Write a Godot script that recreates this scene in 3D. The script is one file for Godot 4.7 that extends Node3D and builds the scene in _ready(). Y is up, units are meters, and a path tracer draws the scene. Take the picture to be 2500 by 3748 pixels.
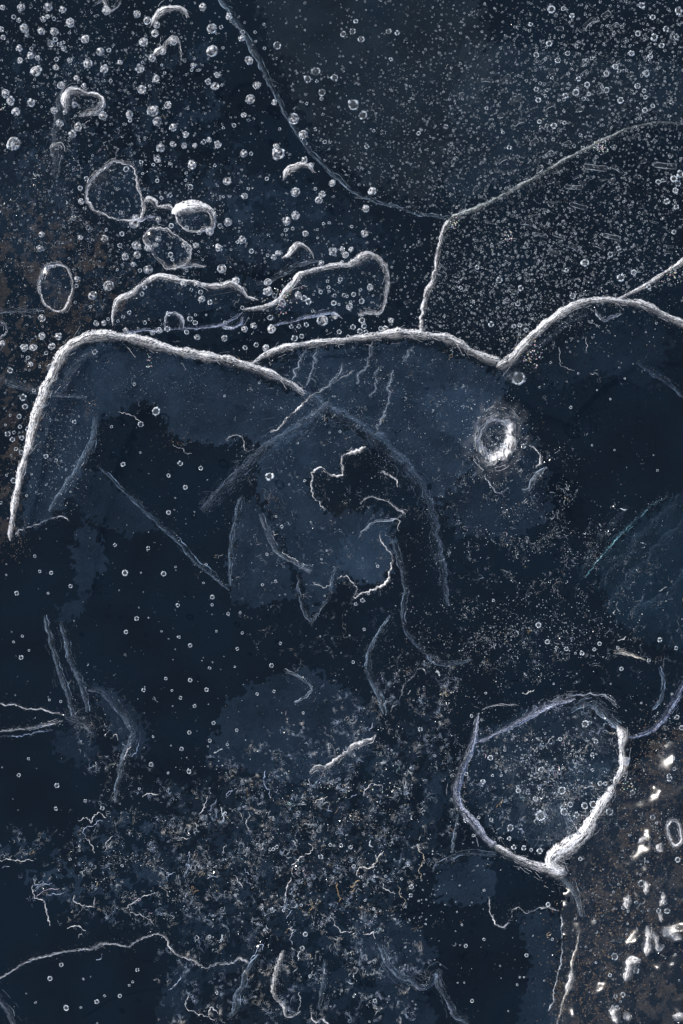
extends Node3D
# A close view straight down on clear lake ice: trapped air bubbles, fractures, frost films and silt over dark water.
# Places are read off the photograph in its pixels; one photograph pixel is 0.25 mm on the ice surface.

const S := 0.00025
const CAM_H := 1.5
const ZK := 900.0 / 1568.0
const ORIGIN := {"A": Vector2(0, 0), "B": Vector2(800, 0), "C": Vector2(1600, 0), "D": Vector2(0, 900), "E": Vector2(800, 900), "F": Vector2(1600, 900), "G": Vector2(0, 1850), "H": Vector2(800, 1850), "I": Vector2(1600, 1850), "J": Vector2(0, 2748), "K": Vector2(800, 2748), "L": Vector2(1600, 2748)}

var rng := RandomNumberGenerator.new()
var nz := FastNoiseLite.new()      # broad
var nf := FastNoiseLite.new()      # fine
var nw := FastNoiseLite.new()      # smooth swells
var M := {}
var taken := {}

class MB:
	var v := PackedVector3Array()
	var c := PackedColorArray()
	var n := PackedVector3Array()
	var i := PackedInt32Array()
	func mesh(mat: Material) -> ArrayMesh:
		var m := ArrayMesh.new()
		if i.size() < 3:
			return m
		var a := []
		a.resize(Mesh.ARRAY_MAX)
		a[Mesh.ARRAY_VERTEX] = v
		if c.size() == v.size():
			a[Mesh.ARRAY_COLOR] = c
		if n.size() == v.size():
			a[Mesh.ARRAY_NORMAL] = n
		a[Mesh.ARRAY_INDEX] = i
		m.add_surface_from_arrays(Mesh.PRIMITIVE_TRIANGLES, a)
		m.surface_set_material(0, mat)
		return m
	func tube(p: PackedVector3Array, r: PackedFloat32Array, sides: int, col: Color, smooth := false) -> void:
		var b := v.size()
		var k := p.size()
		for q in k:
			var d: Vector3 = (p[mini(q + 1, k - 1)] - p[maxi(q - 1, 0)]).normalized()
			var s: Vector3 = d.cross(Vector3.UP)
			if s.length() < 0.01:
				s = Vector3.RIGHT
			s = s.normalized()
			var u: Vector3 = s.cross(d)
			for e in sides:
				var a := TAU * e / sides + 0.3
				var o: Vector3 = s * cos(a) + u * sin(a)
				v.append(p[q] + o * r[q])
				c.append(col)
				if smooth:
					n.append(o)
		for q in k - 1:
			for e in sides:
				var e2 := (e + 1) % sides
				var a0 := b + q * sides
				var a1 := a0 + sides
				i.append_array(PackedInt32Array([a0 + e, a1 + e, a0 + e2, a0 + e2, a1 + e, a1 + e2]))

func at(x: float, y: float, deep: float) -> Vector3:        # photograph pixel, metres below the ice surface
	var f := (CAM_H + deep) / CAM_H
	return Vector3((x - 1250.0) * S * f, -deep, (y - 1874.0) * S * f)

func Z(region: String, flat: Array) -> PackedVector2Array:   # points read off a zoomed region
	var o: Vector2 = ORIGIN[region]
	var out := PackedVector2Array()
	for k in range(0, flat.size(), 2):
		out.append(o + Vector2(flat[k], flat[k + 1]) * ZK)
	return out

func V(flat: Array) -> PackedVector2Array:                   # points read off the whole view
	var out := PackedVector2Array()
	for k in range(0, flat.size(), 2):
		out.append(Vector2(flat[k], flat[k + 1]) * (2500.0 / 1568.0))
	return out

func numbered(called: String) -> String:
	var k: int = taken.get(called, 0)
	taken[called] = k + 1
	return called if k == 0 else "%s_%03d" % [called, k]

func tag(o: Node, label: String, category: String, group := "", kind := "") -> void:
	o.set_meta("label", label)
	o.set_meta("category", category)
	if group: o.set_meta("group", group)
	if kind: o.set_meta("kind", kind)

func thing(called: String, where: Vector3, label: String, category: String, group := "") -> Node3D:
	var o := Node3D.new()
	o.name = numbered(called)
	add_child(o)
	o.position = where
	tag(o, label, category, group)
	return o

func part(parent: Node, called: String, mesh: Mesh, kind := "") -> MeshInstance3D:
	var o := MeshInstance3D.new()
	o.name = called
	o.mesh = mesh
	parent.add_child(o, true)
	if kind: o.set_meta("kind", kind)
	return o

# ---------------------------------------------------------------- materials
func frost(col: Color, rough: float, alpha: bool, back := 0.0, spec := 0.5) -> StandardMaterial3D:
	var m := StandardMaterial3D.new()
	m.albedo_color = col.linear_to_srgb()
	m.roughness = rough
	m.metallic_specular = spec
	m.vertex_color_use_as_albedo = true
	m.cull_mode = BaseMaterial3D.CULL_DISABLED
	if alpha:
		m.transparency = BaseMaterial3D.TRANSPARENCY_ALPHA
	if back > 0.0:
		m.backlight_enabled = true
		m.backlight = Color(back, back, back)
	return m

func pane(col: Color, a: float, rough: float) -> StandardMaterial3D:
	var m := StandardMaterial3D.new()
	var c := col.linear_to_srgb()
	c.a = a
	m.albedo_color = c
	m.roughness = rough
	m.transparency = BaseMaterial3D.TRANSPARENCY_ALPHA
	m.cull_mode = BaseMaterial3D.CULL_DISABLED
	return m

func make_materials() -> void:
	M.white = frost(Color(0.86, 0.88, 0.92), 0.35, true, 0.3)
	M.solid = frost(Color(0.85, 0.87, 0.9), 0.2, false, 0.3)
	M.film = frost(Color(0.26, 0.46, 0.78), 0.7, true, 0.0, 0.2)
	M.silt = frost(Color(0.13, 0.105, 0.08), 0.9, true, 0.0, 0.2)
	M.shell = pane(Color(0.8, 0.87, 0.95), 0.003, 0.2)
	M.roof = pane(Color(0.8, 0.87, 0.95), 0.0, 0.12)
	M.wet = pane(Color(0.6, 0.7, 0.85), 0.008, 0.25)
	M.grain = frost(Color(1, 1, 1), 0.8, false, 0.0, 0.3)
	M.ice = pane(Color(0.3, 0.55, 0.85), 0.004, 0.03)
	var w := StandardMaterial3D.new()
	w.albedo_color = Color(1, 1, 1)
	var t := NoiseTexture2D.new()
	var nn := FastNoiseLite.new()
	nn.seed = 5
	nn.frequency = 0.006
	nn.fractal_octaves = 6
	t.noise = nn
	t.width = 1024
	t.height = 1024
	t.seamless = true
	var g := Gradient.new()
	g.offsets = PackedFloat32Array([0.25, 0.5, 0.75])
	g.colors = PackedColorArray([Color(0.0021, 0.0034, 0.0052).linear_to_srgb(), Color(0.0025, 0.005, 0.0085).linear_to_srgb(), Color(0.0027, 0.006, 0.0105).linear_to_srgb()])
	t.color_ramp = g
	w.albedo_texture = t
	w.uv1_triplanar = true
	w.uv1_world_triplanar = true
	w.uv1_scale = Vector3(1.7, 1.7, 1.7)
	w.roughness = 0.9
	w.metallic_specular = 0.1
	M.water = w

# ---------------------------------------------------------------- curves
func smooth_path(p: PackedVector2Array, step := 5.0, closed := false) -> PackedVector2Array:
	var out := PackedVector2Array()
	var k := p.size()
	var segs := k if closed else k - 1
	for s in segs:
		var p0: Vector2 = p[(s - 1 + k) % k] if closed or s > 0 else p[0] * 2.0 - p[1]
		var p1: Vector2 = p[s]
		var p2: Vector2 = p[(s + 1) % k]
		var p3: Vector2 = p[(s + 2) % k] if closed or s + 2 < k else p2 * 2.0 - p1
		var m := maxi(1, int(p1.distance_to(p2) / step))
		for q in m:
			var t := float(q) / m
			out.append(p1.cubic_interpolate(p2, p0, p3, t))
	out.append(p[0] if closed else p[k - 1])
	return out

func lerp_list(a: Array, t: float) -> float:
	var x := t * (a.size() - 1)
	var k := mini(int(x), a.size() - 2)
	return lerpf(a[k], a[k + 1], x - k)

# A fracture: an inclined, crumpled frosty face along the line, fibres that run with it, and specks beside it.
# w: width in pixels (a number or a list along the line), dens: how closely the face is frosted, tilt > 0: its right-hand side lies deeper.
func crack(called: String, label: String, category: String, group: String, line: PackedVector2Array, w, o := {}) -> Node3D:
	var dens: float = o.get("dens", 0.8)
	if dens < 0.36:
		dens *= 0.34
	var dl: Array = o.get("dl", [1.0, 1.0])
	var tilt: float = o.get("tilt", 0.7)
	var deep: float = o.get("deep", 0.006)
	var jag: float = o.get("jag", 4.0)
	var fib: float = o.get("fib", 1.0)
	var spk: float = o.get("spk", 1.0)
	var crum: float = o.get("crum", 1.0)
	var tint: Color = o.get("tint", Color(1, 1, 1))
	if dens < 0.14:
		tint = Color(tint.r * 0.72, tint.g * 0.86, tint.b)
	var closed: bool = o.get("closed", false)
	var fw: float = o.get("fw", 0.9)
	var ww: Array = (w if w is Array else [w, w]).map(func(x): return x * (1.15 if x > 14 else 1.0))
	var p := smooth_path(line, 3.6, closed)
	var k := p.size()
	var sd := rng.randf() * 900.0
	var mid: Vector2 = p[k / 2]
	var base := at(mid.x, mid.y, deep)
	var root := thing(called, base, label, category, group)
	var right := PackedVector2Array()
	for q in k:
		var d: Vector2 = (p[mini(q + 2, k - 1)] - p[maxi(q - 2, 0)]).normalized()
		right.append(Vector2(-d.y, d.x))
	for q in k:
		var e := 1.0 if closed else minf(1.0, minf(q, k - 1 - q) / 6.0)
		p[q] += right[q] * jag * e * (nz.get_noise_2d(q * 3.6, sd) + (1.3 if ww.max() < 20.0 else 0.35) * nf.get_noise_2d(q * 3.6, sd))
	# the face
	var wmax: float = ww.max()
	var rows := clampi(int(wmax / 2.0), 5, 26)
	var mb := MB.new()
	var dep := tilt * wmax * S
	for q in k:
		var t := float(q) / maxf(1.0, k - 1)
		var end := 1.0 if closed else minf(1.0, (minf(q, k - 1 - q) + 0.5) / 5.0)
		var wd: float = lerp_list(ww, t) * (0.85 + 0.4 * nz.get_noise_2d(q * 3.6, sd + 50.0)) * (0.3 + 0.7 * end)
		var dn: float = dens * lerp_list(dl, t)
		for j in rows + 1:
			var u := float(j) / rows - 0.5
			var ruffle := nf.get_noise_2d(q * 6.0, sd + j * 31.0)
			var pos: Vector2 = p[q] + right[q] * (u * wd + ruffle * 2.2)
			var s := u + 0.5 if tilt < 0.0 else 0.5 - u          # 0 on the sharp side, 1 on the fraying side
			var sr := s + 0.12 * ruffle + rng.randf_range(-0.03, 0.03)
			var body := smoothstep(0.0, 0.09, sr) * (1.4 - 1.0 * smoothstep(0.28, 0.44, sr) - 0.4 * smoothstep(0.42, 1.0, sr))
			var fibre := nf.get_noise_2d(q * 0.9 + sd, j * 41.0 + sd)
			var clump := nz.get_noise_2d(q * 5.0 + 400.0, j * 9.0 + sd)
			var a := clampf(dn * body * (0.72 + 1.3 * fibre + (1.6 if wmax < 20.0 else 0.5) * clump + rng.randf_range(-0.65, 0.65)), 0.0, 0.97) * (0.2 + 0.8 * end)
			if j == 0 or j == rows:
				a *= 0.15
			var y := (u + 0.5) * tilt * wd * S + 0.0007 * crum * (fibre + 0.4 * ruffle)
			mb.v.append(at(pos.x, pos.y, maxf(0.0008, deep + y - (dep * 0.5 if tilt > 0.0 else 0.0))) - base)
			mb.c.append(Color(tint.r, tint.g, tint.b, a))
	for q in k - 1:
		for j in rows:
			var a0 := q * (rows + 1) + j
			var a1 := a0 + rows + 1
			mb.i.append_array(PackedInt32Array([a0, a1, a0 + 1, a0 + 1, a1, a1 + 1]))
	part(root, "fracture_face", mb.mesh(M.white))
	# fibres
	if fib > 0.0:
		var fb := MB.new()
		var nfib := int(k * (0.22 if dens > 0.3 else 0.5) * fib)
		for f in nfib:
			var q0 := rng.randi_range(0, k - 1)
			var ln := rng.randi_range(3, 13)
			var t := float(q0) / k
			var off := rng.randfn(0.0, 0.34 * fw)
			var wd: float = lerp_list(ww, t)
			var drift := rng.randfn(0.0, 0.055)
			var pp := PackedVector3Array()
			var rr := PackedFloat32Array()
			for e in range(q0, mini(k, q0 + ln), 2):
				off += drift
				var ps: Vector2 = p[e] + right[e] * (off * wd + 3.2 * nf.get_noise_2d(e * 7.0, f * 13.0 + sd))
				pp.append(at(ps.x, ps.y, maxf(0.0006, deep + (off + 0.5) * tilt * wd * S - 0.001 - (dep * 0.5 if tilt > 0.0 else 0.0))) - base)
				rr.append(S * rng.randf_range(0.2, 0.6))
			if pp.size() > 1:
				var a := clampf(pow(rng.randf(), 1.4) * (0.07 + 1.15 * dens * lerp_list(dl, t)), 0.03, 1.0)
				fb.tube(pp, rr, 3, Color(tint.r, tint.g, tint.b, a))
		if fb.i.size():
			part(root, "frost_fibres", fb.mesh(M.white), "stuff")
	if o.get("edges", dens < 0.14 and wmax < 60.0):
		var eb := MB.new()
		for side in [-0.42, 0.42]:
			var pp := PackedVector3Array()
			var rr := PackedFloat32Array()
			var last := 0.0
			for q in range(0, k, 2):
				var t := float(q) / maxf(1.0, k - 1)
				var off: float = side * lerp_list(ww, t) * (0.85 + 0.4 * nz.get_noise_2d(q * 3.6, sd + 50.0)) + 3.5 * nf.get_noise_2d(q * 3.0, sd + side * 90.0)
				var ps: Vector2 = p[q] + right[q] * off
				pp.append(at(ps.x, ps.y, deep) - base)
				rr.append(S * maxf(0.2, 0.7 + 1.6 * nf.get_noise_2d(q * 2.2, sd + side * 40.0)))
				var a := clampf(0.28 * (dens / 0.12) * (0.6 + 2.2 * nz.get_noise_2d(q * 4.0, sd - side * 60.0)), 0.0, 0.9)
				if pp.size() > 6 or (a > 0.02) != (last > 0.02) or q >= k - 2:
					if pp.size() > 1 and a > 0.02:
						eb.tube(pp, rr, 3, Color(tint.r, tint.g, tint.b, a))
					pp = PackedVector3Array([pp[pp.size() - 1]])
					rr = PackedFloat32Array([rr[rr.size() - 1]])
				last = a
		if eb.i.size():
			part(root, "frosted_edges", eb.mesh(M.white), "stuff")
	if spk > 0.0:
		var list := []
		var out := -1.0 if tilt < 0.0 else 1.0
		for f in int(k * (1.4 + 1.5 * spk)):
			var q0 := rng.randi_range(0, k - 1)
			var wd: float = lerp_list(ww, float(q0) / k)
			var away := -log(1.0 - rng.randf() * 0.995) * (0.45 * wd + 5.0)
			var on := rng.randf()
			if on < 0.2:
				away = -away * 0.6
			elif on < 0.55 and dens > 0.4:
				away = rng.randf_range(-0.35, 0.1) * wd
			# they lie in rows that follow the fracture
			away = lerpf(away, round(away / 7.0) * 7.0, 0.6)
			var ps: Vector2 = p[q0] + right[q0] * (-out) * (away - 0.1 * wd) + Vector2(rng.randf(), rng.randf()) * 3.0
			list.append([ps, rng.randf_range(0.4, 0.95) * (2.2 if rng.randf() < 0.04 else 1.0), deep + rng.randf_range(-0.003, 0.004), fleck_colour(0.03) * (0.35 + 0.65 * minf(1.0, dens / 0.6))])
		var mm := flecks(list, base)
		mm.name = "frost_specks"
		mm.set_meta("kind", "stuff")
		root.add_child(mm)
	return root

# ---------------------------------------------------------------- specks
var fleck_mesh: ArrayMesh
func fleck_colour(odd: float) -> Color:
	var r := rng.randf()
	if r < odd:
		return [Color(0.32, 0.23, 0.13), Color(0.42, 0.33, 0.2), Color(0.5, 0.44, 0.33), Color(0.3, 0.45, 0.48), Color(0.45, 0.36, 0.42)][rng.randi() % 5]
	var g := 1.0 if rng.randf() < 0.05 else pow(rng.randf(), 1.7) * 0.85 + 0.1
	return Color(g * 0.84, g * 0.93, g)

func flecks(list: Array, base: Vector3, mesh: Mesh = null) -> MultiMeshInstance3D:
	var mm := MultiMesh.new()
	mm.transform_format = MultiMesh.TRANSFORM_3D
	mm.use_colors = true
	mm.mesh = mesh if mesh else fleck_mesh
	mm.instance_count = list.size()
	for k in list.size():
		var e = list[k]
		var pos := at(e[0].x, e[0].y, maxf(0.0005, e[2])) - base
		var b := Basis(Vector3(rng.randf_range(-1, 1), rng.randf_range(-1, 1), rng.randf_range(-1, 1)).normalized(), rng.randf() * TAU)
		mm.set_instance_transform(k, Transform3D(b.scaled(Vector3.ONE * S * e[1]), pos))
		mm.set_instance_color(k, e[3])
	var o := MultiMeshInstance3D.new()
	o.multimesh = mm
	return o

func make_fleck() -> ArrayMesh:
	var mb := MB.new()
	var pts := [Vector3(-1, 0.1, -0.4), Vector3(0.2, -0.2, -0.9), Vector3(1.1, 0.2, 0.1), Vector3(-0.2, 0.0, 0.9), Vector3(0.1, 0.7, 0.1), Vector3(0.0, -0.6, 0.0)]
	for q in pts:
		mb.v.append(q)
		mb.c.append(Color(1, 1, 1))
	for f in [[0, 1, 4], [1, 2, 4], [2, 3, 4], [3, 0, 4], [1, 0, 5], [2, 1, 5], [3, 2, 5], [0, 3, 5]]:
		mb.i.append_array(PackedInt32Array(f))
	return mb.mesh(M.solid)

func in_spot(e: Array) -> Vector2:     # a place in an ellipse [x, y, rx, ry], closer together near the middle
	return Vector2(e[0], e[1]) + Vector2(rng.randfn(0.0, 0.5) * e[2], rng.randfn(0.0, 0.5) * e[3])

# ---------------------------------------------------------------- bubbles
var shells := []
var rims := []
var frosts := []
var thin_rims := []
var dim_rims := []
var long_shells := []
var long_rims := []

func bent(v: Vector3, sd: float, stretch: float) -> Vector3:
	if stretch <= 0.0:
		return v
	var b := 0.55 * sin(sd * 1.7) / (1.0 + stretch)
	return Vector3(v.x, v.y, v.z * (0.9 + 0.2 * sin(v.x * 1.3 + sd)) + b * v.x * v.x * 0.35)

func sphere(nu: int, nv: int, wob: float, sd: float, stretch := 0.0) -> MB:
	var mb := MB.new()
	for j in nv + 1:
		for q in nu:
			var th := PI * j / nv
			var ph := TAU * q / nu
			var d := Vector3(sin(th) * cos(ph), cos(th), sin(th) * sin(ph))
			var r := 1.0 + wob * nz.get_noise_3d(d.x * 60.0 + sd, d.y * 60.0, d.z * 60.0)
			mb.v.append(bent(d * r + Vector3(stretch * clampf(d.x * 3.0, -1.0, 1.0), 0, 0), sd, stretch))
			mb.n.append(d)
	for j in nv:
		for q in nu:
			var q2 := (q + 1) % nu
			var a0 := j * nu
			var a1 := a0 + nu
			mb.i.append_array(PackedInt32Array([a0 + q, a0 + q2, a1 + q, a0 + q2, a1 + q2, a1 + q]))
	return mb

func rim(minor: float, wob: float, sd: float, stretch := 0.0, amin := 0.25) -> ArrayMesh:
	var mb := MB.new()
	var nu := 26
	var nv := 5
	for q in nu:
		var ph := TAU * q / nu
		var big := 0.92 + 0.6 * wob * nz.get_noise_2d(cos(ph) * 60.0 + sd, sin(ph) * 60.0)
		var mi := minor * (1.0 + 1.6 * nf.get_noise_2d(cos(ph) * 40.0 + sd, sin(ph) * 40.0 + 70.0))
		var a := clampf(amin + 0.35 + 1.9 * nz.get_noise_2d(cos(ph) * 55.0, sin(ph) * 55.0 + sd), 0.05, 1.0)
		for e in nv:
			var t := TAU * e / nv
			var rr := big + mi * cos(t)
			mb.v.append(bent(Vector3(rr * cos(ph) + stretch * clampf(cos(ph) * 3.0, -1.0, 1.0), mi * sin(t) + wob * 0.2 * nf.get_noise_2d(q * 31.0, sd), rr * sin(ph)), sd, stretch))
			mb.c.append(Color(0.84, 0.93, 1, a))
	for q in nu:
		for e in nv:
			var e2 := (e + 1) % nv
			var a0 := q * nv
			var a1 := ((q + 1) % nu) * nv
			mb.i.append_array(PackedInt32Array([a0 + e, a1 + e, a0 + e2, a0 + e2, a1 + e, a1 + e2]))
	return mb.mesh(M.white)

func frosting(sd: float) -> ArrayMesh:
	var mb := sphere(18, 11, 0.22, sd)
	mb.n.clear()
	for q in mb.v.size():
		var d: Vector3 = mb.v[q].normalized()
		mb.v[q] = mb.v[q] * 0.9 + d * 0.05 * nf.get_noise_3d(d.x * 130.0 + sd, d.y * 130.0, d.z * 130.0)
		var a := 0.02 + 2.8 * nz.get_noise_3d(d.x * 90.0, d.y * 90.0 + sd, d.z * 90.0) + 1.0 * nf.get_noise_3d(d.x * 150.0, d.y * 150.0 + sd, d.z * 150.0)
		mb.c.append(Color(1, 1, 1, clampf(a, 0.0, 0.95)))
	return mb.mesh(M.white)

func make_bubble_shapes() -> void:
	for k in 6:
		shells.append(sphere(16, 10, 0.1, k * 97.0).mesh(M.shell))
		rims.append(rim(0.13, 0.3, k * 61.0 + 5.0, 0.0, 0.0))
		frosts.append(frosting(k * 53.0 + 11.0))
		thin_rims.append(rim(0.2, 0.12, k * 41.0 + 3.0, 0.0, 0.38))
		dim_rims.append(rim(0.17, 0.15, k * 47.0 + 13.0, 0.0, -0.12))
		var st: float = [0.6, 1.0, 1.5, 2.2, 3.0, 1.2][k]
		long_shells.append(sphere(20, 8, 0.15, k * 31.0, st).mesh(M.roof))
		long_rims.append(rim(0.1, 0.4, k * 31.0, st, -0.28))

var bubbles := []      # [pixel, radius in pixels, kind]
func add_bubbles(region: String, kind: String, flat: Array) -> void:
	var o: Vector2 = ORIGIN[region]
	for k in range(0, flat.size(), 3):
		var p := o + Vector2(flat[k], flat[k + 1]) * ZK
		var r: float = flat[k + 2] * ZK
		var dup := false
		for b in bubbles:
			if b[0].distance_to(p) < 0.75 * maxf(r, b[1]):
				dup = true
				break
		if not dup:
			bubbles.append([p, r, kind])

func bubble_depth(p: Vector2, r: float) -> float:
	return r * S + 0.002 + 0.022 * (0.5 + 0.5 * nz.get_noise_2d(p.x * 3.0, p.y * 3.0)) * rng.randf_range(0.4, 1.3)

const DIR8 := ["right of", "lower right of", "below", "lower left of", "left of", "upper left of", "above", "upper right of"]
const RANK := ["nearest", "second nearest", "third nearest", "fourth nearest", "fifth nearest", "sixth nearest", "seventh nearest", "eighth nearest", "ninth nearest", "tenth nearest", "eleventh nearest", "twelfth nearest", "thirteenth nearest", "fourteenth nearest", "fifteenth nearest"]
var marks := []        # [pixel, phrase] of things that labels refer to

func place_of(p: Vector2) -> Array:
	var best := 0
	var bd := 1e9
	for k in marks.size():
		var d: float = marks[k][0].distance_to(p)
		if d < bd:
			bd = d
			best = k
	var d: Vector2 = p - marks[best][0]
	var dir := wrapi(int(round(atan2(d.y, d.x) / (PI / 4.0))), 0, 8)
	return [best, dir, bd]

func labelled(list: Array, what: Callable) -> Array:     # one telling label for each [pixel, ...]
	var cells := {}
	for k in list.size():
		var pl := place_of(list[k][0])
		var key := "%s|%d|%d" % [what.call(list[k]), pl[0], pl[1]]
		if not cells.has(key):
			cells[key] = []
		cells[key].append([pl[2], k])
	var out := []
	out.resize(list.size())
	for key in cells:
		var c: Array = cells[key]
		c.sort()
		var bits: PackedStringArray = key.split("|")
		var spot: String = "%s %s" % [DIR8[int(bits[2])], marks[int(bits[1])][1]]
		for r in c.size():
			out[c[r][1]] = "%s %s%s" % [bits[0], spot, "" if c.size() == 1 else ", " + RANK[mini(r, 14)]]
	return out

func size_word(r: float) -> String:
	return "large" if r > 15.0 else "mid-sized" if r > 9.5 else "small" if r > 6.0 else "tiny"

func one_bubble(b: Array, label: String) -> void:
	var p: Vector2 = b[0]
	var r: float = b[1]
	var deep := bubble_depth(p, r)
	var k := rng.randi() % 6
	var long: bool = b[2] == "long"
	var o := thing("elongated_bubble" if long else "air_bubble", at(p.x, p.y, deep), label, "bubble", "stretched air bubbles in the ice" if long else "air bubbles trapped in the ice")
	if long:
		var st: float = [0.6, 1.0, 1.5, 2.2, 3.0, 1.2][b[4]]
		o.rotation = Vector3(rng.randf_range(-0.15, 0.15), -b[3], rng.randf_range(-0.2, 0.2))
		o.scale = Vector3.ONE * S * r / (1.0 + st)
		part(o, "shell", long_shells[b[4]])
		part(o, "rim", long_rims[b[4]])
		return
	o.rotation = Vector3(rng.randf_range(-0.35, 0.35), rng.randf() * TAU, rng.randf_range(-0.35, 0.35))
	o.scale = Vector3(1.0, rng.randf_range(0.75, 1.0), rng.randf_range(0.92, 1.08)) * S * r
	part(o, "shell", shells[k])
	if b[2] == "frosted":
		part(o, "rim", rims[k])
		part(o, "frost", frosts[rng.randi() % 6])
	elif b[2] == "faint":
		part(o, "rim", dim_rims[k])
	else:
		part(o, "rim", thin_rims[k])

func build_bubbles() -> void:
	bubble_data()
	bubbles.sort_custom(func(a, b): return a[1] > b[1])
	var keep := bubbles.slice(0, 300)
	var labels := labelled(keep, func(b): return "%s %s" % [size_word(b[1]), {"frosted": "frosted bubble", "clear": "clear bubble", "faint": "faint bubble"}[b[2]]])
	for k in keep.size():
		one_bubble(keep[k], labels[k])
	# the rest, and those too small and too many to tell one by one
	var rest := []
	for b in bubbles.slice(300):
		rest.append([b[0], b[1], true])
	scatter_bubbles(rest)

func many(root: Node3D, called: String, mesh: Mesh, list: Array) -> void:
	var mm := MultiMesh.new()
	mm.transform_format = MultiMesh.TRANSFORM_3D
	mm.mesh = mesh
	mm.instance_count = list.size()
	for k in list.size():
		mm.set_instance_transform(k, list[k])
	var o := MultiMeshInstance3D.new()
	o.multimesh = mm
	o.name = called
	o.set_meta("kind", "stuff")
	root.add_child(o, true)

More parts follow.
